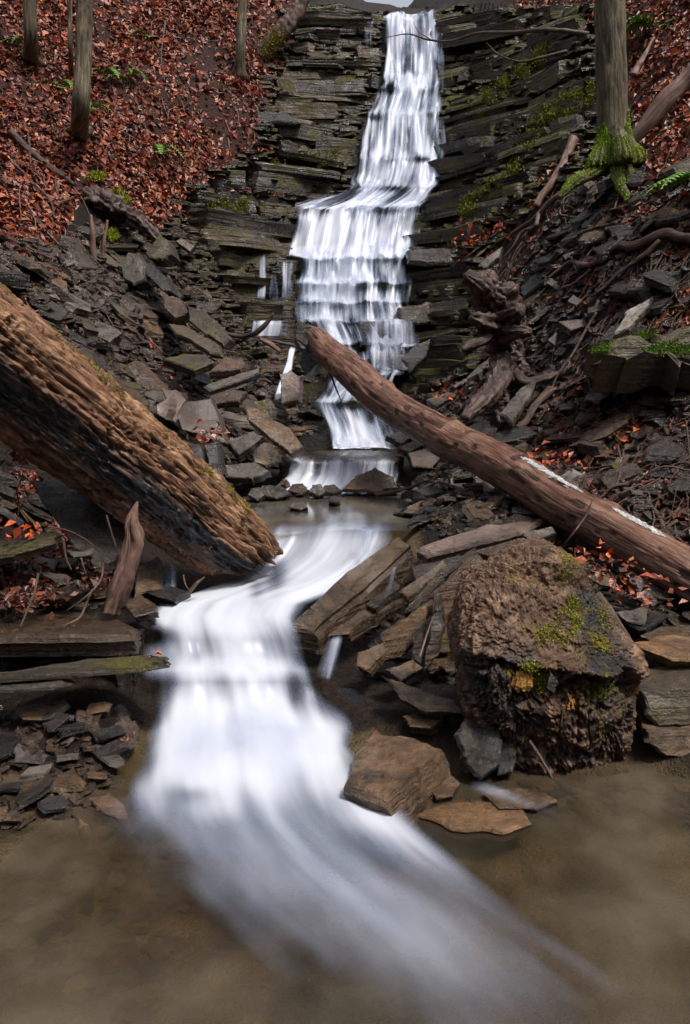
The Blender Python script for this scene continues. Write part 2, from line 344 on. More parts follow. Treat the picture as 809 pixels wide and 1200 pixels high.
# ------------------------------------------------------------------ terrain: cross-sections of the ravine at given distances
SL = {
 20.0: [(-900, -900), (0, -280), (250, -150), (360, -70), (428, 2), (515, 12), (560, -40), (700, -200), (900, -420), (1900, -1200)],
 16.0: [(-900, -700), (0, -210), (230, -80), (345, -30), (428, 14), (515, 20), (560, -20), (680, -130), (900, -330), (1900, -1100)],
 14.0: [(-900, -560), (0, -140), (200, -25), (300, 10), (345, 24), (440, 24), (515, 24), (560, 4), (650, -80), (809, -230), (1900, -1000)],
 13.4: [(-900, -520), (0, -100), (200, 0), (290, 45), (340, 92), (440, 104), (515, 104), (560, 55), (640, -30), (809, -190), (1900, -960)],
 13.0: [(-900, -500), (0, -80), (200, 16), (280, 66), (335, 120), (430, 142), (515, 138), (560, 95), (630, 12), (809, -170), (1900, -940)],
 12.0: [(-900, -420), (0, -25), (150, 62), (250, 125), (320, 178), (345, 240), (515, 238), (560, 195), (620, 110), (690, 14), (809, -110), (1900, -860)],
 11.0: [(-900, -350), (0, 28), (100, 92), (200, 190), (232, 240), (280, 312), (340, 325), (490, 325), (520, 280), (600, 190), (660, 110), (730, 14), (809, -60), (1900, -800)],
 10.0: [(-900, -280), (0, 84), (100, 160), (200, 272), (280, 385), (330, 408), (480, 412), (540, 345), (620, 235), (690, 150), (770, 44), (1900, -720)],
 9.0: [(-900, -200), (0, 160), (100, 246), (180, 345), (260, 435), (340, 480), (470, 482), (520, 445), (580, 365), (650, 262), (710, 195), (800, 80), (1900, -640)],
 8.0: [(-900, -120), (0, 232), (80, 312), (180, 420), (260, 495), (320, 532), (475, 535), (530, 490), (600, 405), (680, 295), (740, 225), (809, 140), (1900, -560)],
 7.0: [(-900, -40), (0, 304), (100, 400), (200, 485), (280, 545), (320, 560), (475, 562), (540, 520), (620, 455), (690, 372), (740, 312), (809, 240), (1900, -480)],
 6.5: [(-900, 10), (0, 350), (100, 450), (200, 530), (275, 580), (310, 592), (475, 590), (540, 560), (620, 495), (690, 425), (745, 375), (809, 320), (1900, -420)],
 6.0: [(-900, 60), (0, 400), (100, 500), (200, 575), (270, 600), (310, 610), (468, 606), (490, 588), (545, 578), (620, 545), (690, 500), (809, 420), (1900, -300)],
 5.0: [(-900, 160), (0, 490), (80, 570), (200, 648), (280, 650), (320, 645), (468, 640), (490, 616), (545, 606), (620, 606), (700, 596), (809, 545), (1900, -60)],
 4.75: [(-900, 180), (0, 520), (90, 600), (200, 675), (280, 672), (330, 650), (474, 648), (494, 628), (550, 622), (640, 626), (720, 625), (809, 590), (1900, 0)],
 4.5: [(-900, 200), (0, 560), (100, 640), (200, 705), (265, 715), (400, 712), (480, 708), (555, 690), (650, 668), (740, 652), (809, 640), (1900, 100)],
 4.0: [(-900, 260), (0, 640), (100, 700), (170, 735), (380, 758), (470, 768), (560, 748), (650, 722), (740, 722), (809, 712), (1900, 200)],
 3.45: [(-900, 330), (0, 742), (145, 760), (170, 812), (390, 815), (440, 822), (540, 815), (620, 790), (740, 792), (809, 790), (1900, 300)],
 3.1: [(-900, 420), (0, 838), (140, 842), (165, 872), (420, 872), (470, 845), (560, 838), (640, 842), (740, 862), (809, 855), (1900, 360)],
 2.8: [(-900, 520), (0, 898), (130, 902), (150, 932), (440, 922), (500, 902), (600, 900), (700, 895), (760, 905), (809, 900), (1900, 440)],
 2.5: [(-900, 600), (0, 955), (110, 960), (140, 985), (480, 992), (640, 985), (760, 985), (809, 982), (1900, 560)],
 2.25:[(-1000, 700), (0, 1005), (100, 1012), (150, 1050), (600, 1060), (809, 1045), (1000, 1000), (2000, 600)],
}
TY, TX, TZ = [], None, []
XS = np.linspace(-14, 14, 1121)
def _slice(Y, pts):
    w = np.array([P(a, b, Y) for a, b in pts]); z = np.interp(XS, w[:, 0], w[:, 2])
    lo, hi = XS < w[0, 0], XS > w[-1, 0]
    z[lo] = w[0, 2] + (w[0, 0] - XS[lo]) * .8; z[hi] = w[-1, 2] + (XS[hi] - w[-1, 0]) * .8
    return z
for Y in sorted(SL): TY.append(Y); TZ.append(_slice(Y, SL[Y]))
base0 = TZ[0]
pool_prof = np.interp(XS, [-14, -2.4, -1.25, -1.0, -.7, 1.3, 1.9, 3, 14], [9, 1.0, .05, -.035, -.16, -.16, .02, .6, 10])
for Y, m in ((1.9, .75), (1.4, 1.), (0, 1.), (-5, 1.)):
    TY.insert(0, Y); TZ.insert(0, base0 * (1 - m) + pool_prof * m)
TY.insert(0, -14.); TZ.insert(0, pool_prof * 1.2 + 9.5)  # unseen slope behind the camera, added to cut low light from there
TZ.append(TZ[-1] + 6); TY.append(34.)
TY = np.array(TY); TZ = np.array(TZ)
def hbase(X, Y):
    X = np.asarray(X, float); Y = np.asarray(Y, float)
    k = np.clip(np.searchsorted(TY, Y, 'right') - 1, 0, len(TY) - 2); s = np.clip((Y - TY[k]) / (TY[k + 1] - TY[k]), 0, 1)
    fx = np.clip((X + 14) / 28 * 1120, 0, 1119.999); i = fx.astype(int); f = fx - i
    z0 = TZ[k, i] * (1 - f) + TZ[k, i + 1] * f; z1 = TZ[k + 1, i] * (1 - f) + TZ[k + 1, i + 1] * f
    return z0 * (1 - s) + z1 * s
CLIFF_L = [(346, 16), (448, 16), (445, 100), (425, 132), (405, 225), (385, 240), (350, 260), (345, 420), (300, 420), (275, 370), (240, 305), (205, 245), (250, 215), (320, 190), (318, 110), (340, 60)]
CLIFF_R = [(508, 16), (560, 14), (690, 14), (692, 170), (640, 200), (575, 270), (560, 300), (575, 330), (560, 420), (500, 470), (480, 440), (470, 300), (500, 230), (512, 130)]
CHAN = [(440, 10), (520, 10), (520, 220), (500, 270), (485, 310), (490, 400), (470, 525), (330, 530), (335, 240), (400, 215), (430, 130)]
LEAF_L = [(-400, -250), (330, -60), (340, 16), (345, 60), (330, 105), (300, 150), (318, 178), (312, 196), (215, 238), (235, 300), (205, 290), (150, 235), (95, 232), (60, 300), (-300, 330), (-600, 100)]
LEAF_R = [[(590, 14), (690, -60), (1000, -60), (1000, 250), (760, 200), (740, 130), (735, 20), (700, 20), (640, 90), (610, 60)],
          [(560, 300), (600, 265), (690, 195), (690, 170), (640, 190), (580, 240)], [(530, 300), (560, 262), (600, 262), (590, 300), (545, 318)],
          [(700, 265), (760, 225), (900, 240), (900, 320), (740, 300)], [(730, 395), (770, 350), (900, 330), (900, 440), (770, 420)],
          [(620, 520), (660, 500), (740, 490), (760, 505), (680, 525)]]
def h(X, Y):
    X = np.asarray(X, float); Y = np.asarray(Y, float)
    z = hbase(X, Y)
    q = np.stack([X, Y, z * 0], -1)
    px, py = proj(np.stack([X, Y, z], -1))
    ck = (inpoly(px, py, CLIFF_L) | inpoly(px, py, CLIFF_R) | inpoly(px, py, CHAN)) & (Y > 7.2)
    n = fbm(q * 1.1, 4, 3); n2 = fbm(q * 4.5, 3, 9)
    bank = smooth(.15, .6, np.abs(X - np.where(Y > 8, .4, -.25)) - .35) * smooth(2.0, 4.0, Y)
    z = z + bank * (n * .22 + n2 * .07) * (~ck)
    st = .19; zz = z + .05 * vnoise(q * .8, 21); fr = zz / st; fl = np.floor(fr)
    zt = (fl + smooth(.45, 1., fr - fl)) * st
    return np.where(ck, zt, z)
def axis_grid(segs):
    out = []
    for a, b, d in segs: out.append(np.arange(a, b, d))
    return np.concatenate(out + [[segs[-1][1]]])
gx = axis_grid([(-14, -5, .35), (-5, 5, .055), (5, 14, .35)]); gy = axis_grid([(-14, 1, .3), (1, 15, .05), (15, 20, .25), (20, 34, 1.)])
GX, GY = np.meshgrid(gx, gy); GZ = h(GX, GY)
tv = np.stack([GX, GY, GZ], -1).reshape(-1, 3)
me = mesh_np('ground', tv, [grid_faces(len(gx), len(gy))], True)
px, py = proj(tv)
leafy = inpoly(px, py, LEAF_L) & (tv[:, 1] > 4.5)
for q in LEAF_R: leafy |= inpoly(px, py, q) & (tv[:, 1] > 4.5)
attr(me, 'leafy', leafy.astype(float))
attr(me, 'rocky', ((inpoly(px, py, CLIFF_L) | inpoly(px, py, CLIFF_R) | inpoly(px, py, CHAN)) & (tv[:, 1] > 7.2)).astype(float))
attr(me, 'bed', smooth(.06, -.01, tv[:, 2]) * (tv[:, 1] < 3.2) + ((py > 575) & (py < 660) & (px > 290) & (px < 490) & (tv[:, 1] > 4.4) & (tv[:, 1] < 7)))
sm_ = np.repeat(~((inpoly(px, py, CLIFF_L) | inpoly(px, py, CLIFF_R) | inpoly(px, py, CHAN)) & (tv[:, 1] > 7.2)).reshape(len(gy), len(gx))[:-1, :-1].ravel(), 1)
me.polygons.foreach_set('use_smooth', sm_)
ground = link('ground', me, M['soil'], label='dark soil ravine floor and steep banks', kind='structure')
def hit(px, py, lo=2.0, hi=20.0):
    Ys = np.arange(lo, hi, .02); u = (px - CX) / FPX; v = (CY - py) / FPX; k = Ys / (CT + v * ST)
    z = CAMZ + k * (v * CT - ST); b = h(u * k, Ys) > z
    i = int(np.argmax(b)) if b.any() else len(Ys) - 1
    return np.array((u * k[i], Ys[i], z[i]))

# ------------------------------------------------------------------ stone builders
def slab_np(rng, n=7, layers=3, L=1., Wd=.62, t=.16, jag=.06):
    """angular shale slab, local x long, top at z=t/2; returns verts, faces"""
    a = np.sort((np.arange(n) + [rng.uniform(-.3, .3) for _ in range(n)]) / n * 2 * np.pi)
    ca, sa = np.cos(a), np.sin(a); e = rng.uniform(.3, .6)
    ox = np.sign(ca) * np.abs(ca) ** e * L / 2; oy = np.sign(sa) * np.abs(sa) ** e * Wd / 2
    ox *= 1 + np.array([rng.uniform(-jag, jag) * 2 for _ in range(n)]); oy *= 1 + np.array([rng.uniform(-jag, jag) * 2 for _ in range(n)])
    V = []; sk = (rng.uniform(-.1, .1) * L, rng.uniform(-.1, .1) * Wd)
    for k in range(layers + 1):
        f = k / layers; s = 1 - rng.uniform(0, jag * 1.3)
        V.append(np.stack([ox * s + sk[0] * f + np.array([rng.uniform(-1, 1) * jag * .35 * L for _ in range(n)]), oy * s + sk[1] * f + np.array([rng.uniform(-1, 1) * jag * .35 * Wd for _ in range(n)]), np.full(n, (f - .5) * t) + (np.array([rng.uniform(-.09, .09) * t for _ in range(n)]))], 1))
    V.append(V[-1] * np.array([.9, .88, 1]) + np.array([0, 0, t * .06]))
    V = np.concatenate(V); nr = layers + 2
    F4 = grid_faces(n, nr, True)
    V = np.concatenate([V, [[0, 0, -t * .52]], [[sk[0] * .9, sk[1] * .9, t * .57]]]); i = np.arange(n); k = (i + 1) % n; b = (nr - 1) * n
    F3 = np.concatenate([np.stack([np.full(n, nr * n), k, i], 1), np.stack([np.full(n, nr * n + 1), b + i, b + k], 1)])
    return V, [F3, F4]
rp = random.Random(3)
PROT = [slab_np(rp, rp.choice([6, 7, 8]), 2, 1., rp.uniform(.45, .85), rp.uniform(.1, .26), .07) for _ in range(26)]
def sharp(me, ang=35):
    me.polygons.foreach_set('use_smooth', np.ones(len(me.polygons), bool)); me.set_sharp_from_angle(angle=math.radians(ang)); return me
PME = [mesh_np('shale_slab', v, f) for v, f in PROT]
BLK = []
for _ in range(22):
    v, f = slab_np(rp, rp.choice([8, 9, 10]), 3, 1., 1., 1., .05)
    BLK.append((v, f, mesh_np('ledge_block', v, f), mesh_np('ledge_block', v, f))); BLK[-1][2].materials.append(M['cliff']); BLK[-1][3].materials.append(M['cliff_mossy'])

def plate(name, pts, ext, mat, label, cat='rock', group=None, jag=.012, layers=3, seed=None, bump=.006, parent=None, step=.05):
    """stone with a visible face through the given 3-D points, extruded by ext (metres)"""
    pts = [np.asarray(p, float) for p in pts]; ext = np.asarray(ext, float)
    rng = np.random.default_rng(seed if seed is not None else int(abs(pts[0][0] * 1000 + pts[0][2] * 777)) % 9999)
    c = np.mean(pts, 0); n = np.zeros(3)
    for i in range(len(pts)): n += np.cross(pts[i] - c, pts[(i + 1) % len(pts)] - c)
    n /= np.linalg.norm(n)
    if np.dot(n, ext) > 0: pts = pts[::-1]; n = -n
    size = max(np.linalg.norm(p - c) for p in pts)
    ring = []
    for i in range(len(pts)):
        a, b = pts[i], pts[(i + 1) % len(pts)]; d = np.linalg.norm(b - a); m = max(3, min(30, int(d / (step * .55 * size / .25))))
        for k in range(m):
            q = a + (b - a) * k / m
            ring.append(q + (c - q) / np.linalg.norm(c - q) * (0 if k == 0 else (rng.uniform(-.2, .5) + 1.5 * max(0, vnoise(q * 9 * .25 / size, 77))) * jag * size / .2))
    ring = np.array(ring); N = len(ring)
    rings = []
    for s, dz in ((.14, 0), (.28, .0), (.42, 0), (.56, .0), (.7, 0), (.82, 0), (.92, .0), (.975, 0)):
        r = c + (ring - c) * s; sc_ = .25 / size
        rg_ = fbm(r * 6 * sc_, 3, 4) * 1.7 + np.abs(fbm(r * 13 * sc_ + 5, 3, 14)) * 1.5 + fbm(r * 40 * sc_, 2, 24) * .35
        rings.append(r + n * ((rg_ - .6) * bump * (size / .25) - (bump * 1.2 * size / .25 if s > .96 else 0))[:, None])
    lay = [c + (ring - c) * 1.0 - n * bump * 2.6 * (size / .25)]
    off = fbm(ring * 6, 2, 8)
    for k in range(1, layers + 1):
        f = k / layers; s = 1 + rng.uniform(-1, .45) * jag * 1.8 / .2 * .2
        pp = c + (ring - c) * s + ext * (f if k == layers else f + rng.uniform(-.12, .12) / layers)
        nz = fbm(pp * 9 + k * 3.1, 2, 6)
        lay.append(pp + (pp - c - ext * f) * (nz * jag * 1.2)[:, None])
        if k < layers: lay.append(lay[-1] + ext * .02 + (c + ext * f - lay[-1]) * rng.uniform(.0, .035))
    allr = rings + lay; nr = len(allr)
    V = np.concatenate(allr + [[c + n * fbm(c[None] * 7, 3, 4)[0] * bump], [c + ext]])
    F4 = grid_faces(N, nr, True); i = np.arange(N); k = (i + 1) % N; b = (nr - 1) * N
    F3 = np.concatenate([np.stack([np.full(N, nr * N), i, k], 1), np.stack([np.full(N, nr * N + 1), b + k, b + i], 1)])
    F4 = F4[:, ::-1]
    o0 = c + ext * .5
    me = mesh_np(name, V - o0, [F3, F4]); sharp(me, 28)
    o = link(name, me, mat, parent, label, cat if label else None, group); o.location = o0
    return o

# ------------------------------------------------------------------ cliffs: individual ledge blocks along the contours of the rock step
def basis(tx, ty, tilt, roll, sx, sy, sz):
    m = Matrix(((tx, -ty, 0), (ty, tx, 0), (0, 0, 1))).to_4x4()
    return m @ Matrix.Rotation(tilt, 4, 'Y') @ Matrix.Rotation(roll, 4, 'X') @ Matrix.Diagonal((sx, sy, sz, 1))
blocks = {'L': [], 'R': []}
z = .75; rb = random.Random(8)
Xs = np.arange(-4.2, 4.6, .03); Yg = np.arange(6.6, 15, .04)
XX, YY = np.meshgrid(Xs, Yg); HB = hbase(XX, YY) + .10 * fbm(np.stack([XX, YY, XX * 0], -1) * 1.5, 3, 31)
while z < 8.4:
    th = rb.choice([.06, .08, .1, .13, .16, .2, .25]); zc = z + th / 2
    above = HB > z + th * .8; first = np.argmax(above, 0); ok = above.any(0) & (first > 0)
    Yc = Yg[first]
    px_, py_ = proj(np.stack([Xs, Yc, np.full_like(Xs, zc)], -1))
    for side, poly in (('L', CLIFF_L), ('R', CLIFF_R)):
        inm = inpoly(px_, py_, poly) & ok
        i = 0
        while i < len(Xs):
            if not inm[i]: i += 1; continue
            L = rb.choice([.25, .4, .6, .9, 1.3, 1.8]) * (1.25 if side == 'L' else 1.); j = i; acc = 0
            while j + 1 < len(Xs) and inm[j + 1] and acc < L and abs(Yc[j + 1] - Yc[j]) < .5:
                acc += math.hypot(Xs[j + 1] - Xs[j], Yc[j + 1] - Yc[j]); j += 1
            if acc > .1:
                a = np.array((Xs[i], Yc[i])); b = np.array((Xs[j], Yc[j])); d = b - a; ln = np.linalg.norm(d); d /= ln
                nrm = np.array((d[1], -d[0]))
                if nrm[1] > 0 and abs(d[0]) > .3: nrm = -nrm
                dep = rb.uniform(.45, .8); fw = rb.uniform(.02, .24)
                cc = (a + b) / 2 - nrm * (dep / 2 - fw)
                blocks[side].append((ln * th, cc, zc + rb.uniform(-.012, .012), d, ln * 1.08, dep, th * rb.uniform(.86, 1.08), rb.uniform(-.05, .05), rb.uniform(-.05, .05), rb.randrange(len(BLK))))
            i = max(j, i + 1)
    z += th * rb.uniform(.55, .85)
for side, lab in (('L', 'horizontally layered dark shale cliff on the leafy side of the waterfall'), ('R', 'mossy layered shale cliff on the tree-rooted side of the waterfall')):
    root = link('cliff', None, None, label=lab, kind='structure')
    bl = sorted(blocks[side], key=lambda b: -b[0]); rest = []
    for n_, (ar, cc, zc, d, ln, dep, th, ti, ro, pi) in enumerate(bl):
        mt = Matrix.Translation((cc[0], cc[1], zc)) @ basis(d[0], d[1], ti, ro, ln, dep, th)
        if n_ < 295:
            o = link('ledge_block', BLK[pi][2] if side == 'L' else BLK[pi][3], None, root); o.matrix_local = mt
        else:
            m = np.array(mt); v = BLK[pi][0] @ m[:3, :3].T + m[:3, 3]; rest.append((v, BLK[pi][1], rb.random()))
    if rest:
        v, f = join([(a, b) for a, b, _ in rest]); me = mesh_np('ledge_fragments', v, f)
        attr(me, 'tint', np.concatenate([np.full(len(a), t_) for a, _, t_ in rest]))
        link('ledge_fragments', me, M['cliff_attr' if side == 'L' else 'cliff_mossy_attr'], root, kind='stuff')

# ------------------------------------------------------------------ water
def ribbon(name, rows, mat, nu=60, nv=300, edge=.1, disp=.03, lift=0., seed=0, densmul=1., label=None, push=0., wob=0., parent=None, warp=0., blot=.25, holes=(), fade=0., smit=1):
    """rows: (py, Y, xl, xr, dens) - each a cross-section of the running water at its real distance"""
    rows = np.array(rows, float)
    A = np.array([P(r[2], r[0], r[1]) for r in rows]); B = np.array([P(r[3], r[0], r[1]) for r in rows]); D = rows[:, 4]
    mid = (A + B) / 2; s = np.concatenate([[0], np.cumsum(np.linalg.norm(np.diff(mid, axis=0), axis=1))])
    t = np.linspace(0, s[-1], nv)
    ip = lambda q: np.stack([np.interp(t, s, q[:, k]) for k in range(3)], -1)
    Ai, Bi = ip(A), ip(B); ker = np.array([1, 3, 4, 3, 1.]); ker /= ker.sum()
    def sm(q):
        pad = np.pad(q, ((2, 2), (0, 0)), 'edge'); return sum(ker[k] * pad[k:k + len(q)] for k in range(5))
    for _ in range(smit): Ai, Bi = sm(Ai), sm(Bi)
    Di = np.interp(t, s, D)
    u = np.linspace(0, 1, nu)
    e0 = wob * vnoise(np.stack([t * 2.2, t * 0 + 3, t * 0], -1), seed); e1 = wob * vnoise(np.stack([t * 2.2, t * 0 + 9, t * 0], -1), seed)
    uu = u[None] * (1 + e1[:, None] - e0[:, None]) + e0[:, None]
    wid = np.linalg.norm(Bi - Ai, axis=1)
    fxx = (uu - .5) * wid[:, None]
    tt = np.clip(t[:, None] + warp * (fbm(np.stack([fxx * 1.6, fxx * 0 + t[:, None] * .35, fxx * 0], -1), 2, seed + 8) * 1.6), 0, s[-1])
    g = lambda Q: np.stack([np.interp(tt.ravel(), t, Q[:, k]).reshape(tt.shape) for k in range(3)], -1)
    V = g(Ai) * (1 - uu[..., None]) + g(Bi) * uu[..., None]
    Dm = np.interp(tt.ravel(), t, Di).reshape(tt.shape)
    fx = (uu - .5) * wid[:, None]; fy = np.broadcast_to(t[:, None], fx.shape)
    nn = vnoise(np.stack([fx * 5, fy * 1.4, fx * 0], -1), seed) * .6 + vnoise(np.stack([fx * 14, fy * 1.2, fx * 0], -1), seed + 1) * .4
    V = V.copy(); bul = np.sin(np.pi * u)[None] ** .5
    V[..., 1] -= nn * disp + push * bul; V[..., 2] += lift * bul + nn * disp * .3
    ed = np.minimum(u, 1 - u) * 1.; E = smooth(0, edge, ed + .25 * edge * vnoise(np.stack([fx * 3, fy * 3, fx * 0], -1), seed + 4))
    E[:, 0] = 0; E[:, -1] = 0
    Dm = Dm * (1 + blot * (fbm(np.stack([fx * 3.2, fy * .9, fx * 0], -1), 3, seed + 6)) * 1.6)
    hx, hy = proj(V)
    for (a_, b_, ra, rb__, am) in holes: Dm = Dm - am * np.exp(-(((hx - a_) / ra) ** 2 + ((hy - b_) / rb__) ** 2))
    dens = np.clip(Dm * E * densmul, 0, 1)
    if fade: dens *= (smooth(0, fade, t / s[-1]) * smooth(1, 1 - fade, t / s[-1]))[:, None]
    me = mesh_np(name, V.reshape(-1, 3), [grid_faces(nu, nv)], True)
    attrv(me, 'flow', np.stack([fx + seed * 1.7, fy, fx * 0], -1).reshape(-1, 3)); attr(me, 'dens', dens)
    return link(name, me, mat, parent, label if not parent else None, kind='structure' if not parent else None)
YB = np.array([(16, 14.0), (24, 13.82), (130, 12.72), (230, 11.74), (310, 10.78), (400, 9.74), (470, 8.75), (525, 7.8)])
XLk = np.array([(16, 449), (85, 443), (110, 436), (132, 424), (175, 420), (205, 412), (218, 404), (228, 385), (243, 338), (304, 338), (332, 336), (354, 338), (376, 338), (392, 345), (430, 372), (445, 382), (471, 364), (500, 380), (526, 388)])
XRk = np.array([(16, 514), (65, 519), (132, 520), (180, 520), (219, 515), (243, 510), (270, 500), (304, 487), (332, 487), (354, 481), (376, 484), (392, 494), (410, 492), (435, 482), (445, 462), (471, 456), (500, 462), (526, 468)])
LIPS = [22, 104, 133, 186, 219, 243, 304, 333, 355, 377, 404, 436, 472, 524]
def fall_rows(dy=0., dd=0., jl=0.):
    rows = [(15, np.interp(16, *YB.T) + dy + .2, 449, 514, .55)]
    for a, b in zip(LIPS[:-1], LIPS[1:]):
        ya, yb = np.interp(a, *YB.T), np.interp(b, *YB.T)
        for f, g, d in ((.0, .0, .62), (.12, .12, .62), (.45, .3, .68), (.75, .5, .80), (.9, .75, .95), (.97, .93, .84)):
            py = a + (b - a) * f; d = d + (.80 - d) * (.75 if py < 235 else .25)
            rows.append((py, ya + (yb - ya) * g + dy, np.interp(py, *XLk.T) + jl, np.interp(py, *XRk.T) - jl, d + dd))
    rows.append((526, 7.72 + dy, 388, 468, .9))
    return rows
rh = random.Random(21); FH = []
for lp in LIPS[1:-1]:
    for _ in range(4):
        FH.append((rh.uniform(np.interp(lp, *XLk.T) + 4, np.interp(lp, *XRk.T) - 4), lp + rh.uniform(-2, 5), rh.uniform(5, 18), rh.uniform(3, 6), rh.uniform(.08, .26)))
for _ in range(16):
    py_ = rh.uniform(245, 500); FH.append((rh.uniform(np.interp(py_, *XLk.T), np.interp(py_, *XRk.T)), py_, rh.uniform(3, 8), rh.uniform(6, 14), rh.uniform(.12, .35)))
wf = link('waterfall', None, None, label='white stepped waterfall pouring down the layered shale', kind='structure')
ribbon('water_sheet', fall_rows(), M['water'], 100, 700, .12, .07, seed=1, wob=.05, parent=wf, warp=.3, blot=.4, smit=2, holes=FH)
ribbon('water_sheet', fall_rows(-.12, -.16, 2), M['water'], 90, 600, .2, .10, seed=5, wob=.07, parent=wf, warp=.5, blot=.6, smit=4, holes=FH)
def strand(rows, mat='water', nu=26, nv=60, seed=3, parent=wf, disp=.015, edge=.34, name='water_strand'): ribbon(name, rows, M[mat], nu, nv, edge, disp, seed=seed, parent=parent, fade=.14, wob=.08)
strand([(294, 10.6, 303, 314, .5), (312, 10.57, 302, 314, .6), (330, 10.5, 300, 316, .6), (354, 10.35, 298, 314, .5)])
strand([(320, 10.5, 312, 326, .5), (340, 10.42, 312, 330, .5), (356, 10.35, 312, 330, .4)], seed=41)
strand([(302, 10.7, 326, 350, .55), (330, 10.5, 324, 350, .62), (354, 10.3, 322, 352, .55)], seed=7)
strand([(374, 9.9, 285, 352, .6), (380, 9.85, 283, 354, .72), (396, 9.8, 279, 352, .6)], nu=30, seed=4)
strand([(402, 9.6, 338, 352, .7), (420, 9.3, 333, 348, .8), (450, 8.9, 325, 342, .85), (474, 8.5, 317, 334, .8)], seed=9)
strand([(436, 8.9, 350, 362, .5), (470, 8.5, 342, 352, .6)], seed=11)
strand([(28, 13.7, 506, 524, .42), (70, 13.3, 508, 524, .45), (140, 12.7, 506, 522, .4)], seed=13)
strand([(20, 13.85, 422, 446, .42), (44, 13.7, 424, 440, .38), (70, 13.5, 428, 437, .25)], seed=14)
strand([(130, 12.75, 500, 526, .42), (175, 12.3, 506, 526, .45), (225, 11.85, 498, 520, .4)], seed=15)
strand([(225, 11.9, 500, 514, .4), (262, 11.4, 506, 514, .45), (305, 10.9, 506, 513, .2)], seed=16)
strand([(372, 9.95, 416, 492, .5), (378, 9.5, 414, 496, .74), (405, 9.35, 414, 498, .66), (412, 9.3, 416, 498, .85)], nu=50, seed=17)
strand([(400, 9.3, 424, 490, .5), (410, 9.1, 422, 492, .66), (434, 8.95, 424, 490, .6), (444, 8.85, 424, 484, .85)], nu=40, seed=18)
strand([(524, 7.75, 372, 470, .55), (529, 7.5, 345, 472, .3), (536, 7.05, 326, 474, .32), (541, 6.92, 322, 474, .58), (556, 6.86, 318, 474, .64), (568, 6.75, 306, 472, .8), (576, 6.5, 290, 460, .6), (583, 6.2, 288, 440, .2)], nu=90, nv=160, seed=19, edge=.12, disp=.02, name='water_sheet')

cs = link('cascade', None, None, label='silky white cascade spilling between the two logs into the pool', kind='structure')
yz = lambda py, z: PZ(300, py, z)[1]
lower = [(604, 5.15, 330, 472, .10), (614, 4.92, 306, 486, .24), (624, 4.80, 300, 486, .5), (640, 4.72, 294, 482, .64), (660, 4.60, 280, 470, .72), (682, 4.42, 250, 440, .86), (698, 4.22, 210, 404, .95), (712, 4.0, 174, 372, .86), (728, 3.80, 158, 366, .80),
         (742, 3.66, 154, 376, .70), (756, 3.58, 152, 388, .62), (775, 3.52, 152, 396, .68), (790, 3.42, 150, 402, .82), (806, 3.34, 150, 408, .60), (832, 3.26, 148, 418, .74), (858, 3.08, 144, 430, .92), (890, yz(890, .075), 138, 446, .93), (930, yz(930, .07), 120, 478, .86), (970, yz(970, .065), 104, 524, .74), (1010, yz(1010, .06), 108, 586, .64), (1050, yz(1050, .055), 136, 650, .55), (1090, yz(1090, .05), 180, 700, .47), (1130, yz(1130, .045), 220, 750, .40), (1186, yz(1186, .04), 275, 810, .32), (1300, yz(1300, .035), 360, 900, .0)]
HO = ((186, 812, 18, 40, .26), (226, 930, 26, 12, .18), (300, 690, 10, 16, .2), (345, 800, 9, 40, .16), (230, 770, 12, 24, .16), (285, 790, 8, 36, .14), (322, 672, 14, 26, .3), (182, 744, 26, 12, .4), (205, 785, 10, 30, .2), (380, 800, 20, 40, .15), (420, 905, 30, 30, .25), (260, 800, 10, 40, .12), (165, 900, 14, 20, .15))
ribbon('water_sheet', lower, M['water_soft'], 150, 520, .2, .05, lift=.03, seed=21, wob=.03, parent=cs, warp=.06, blot=.36, holes=HO, smit=8)
ribbon('water_sheet', [(a, b - .03, c + 6, d - 4, e * .50) for a, b, c, d, e in lower], M['water_soft'], 150, 460, .3, .08, lift=.05, seed=25, wob=.05, parent=cs, warp=.12, blot=.45, holes=HO, smit=14)
ribbon('water_strand', [(612, 4.62, 400, 458, .3), (622, 4.56, 402, 460, .6), (650, 4.5, 396, 456, .6), (672, 4.42, 380, 440, .6)], M['water'], 40, 60, .3, .02, seed=27, parent=cs, fade=.25)
ribbon('water_strand', [(738, 3.66, 384, 410, .4), (752, 3.6, 374, 410, .55), (785, 3.5, 358, 406, .55), (805, 3.42, 350, 404, .45)], M['water'], 30, 50, .5, .02, seed=28, parent=cs, fade=.2)
ribbon('water_strand', [(664, 4.1, 458, 468, .6), (690, 3.95, 450, 462, .6), (705, 3.8, 440, 456, .4)], M['water'], 10, 30, .3, .01, seed=29, parent=cs)
ribbon('water_strand', [(654, 4.3, 186, 206, .4), (666, 4.22, 182, 216, .5), (690, 4.1, 180, 218, .5), (700, 4.0, 176, 224, .5)], M['water'], 24, 40, .5, .01, seed=30, parent=cs, fade=.2)
ribbon('water_strand', [(800, 3.2, 370, 440, .8), (824, 3.08, 375, 505, .6), (842, 2.98, 380, 530, .5), (862, 2.9, 395, 522, .36)], M['water_soft'], 60, 80, .4, .03, lift=.015, seed=31, parent=cs, fade=.25, blot=.6, wob=.1)
ribbon('water_strand', [(900, yz(900, .09), 530, 556, .5), (914, yz(914, .06), 530, 570, .62), (926, yz(926, .05), 528, 610, .52), (938, yz(938, .045), 530, 660, .44), (954, yz(954, .035), 545, 740, .34), (978, yz(978, .02), 580, 840, .2)], M['water_soft'], 40, 80, .45, .004, lift=.012, seed=32, parent=cs, fade=.3)
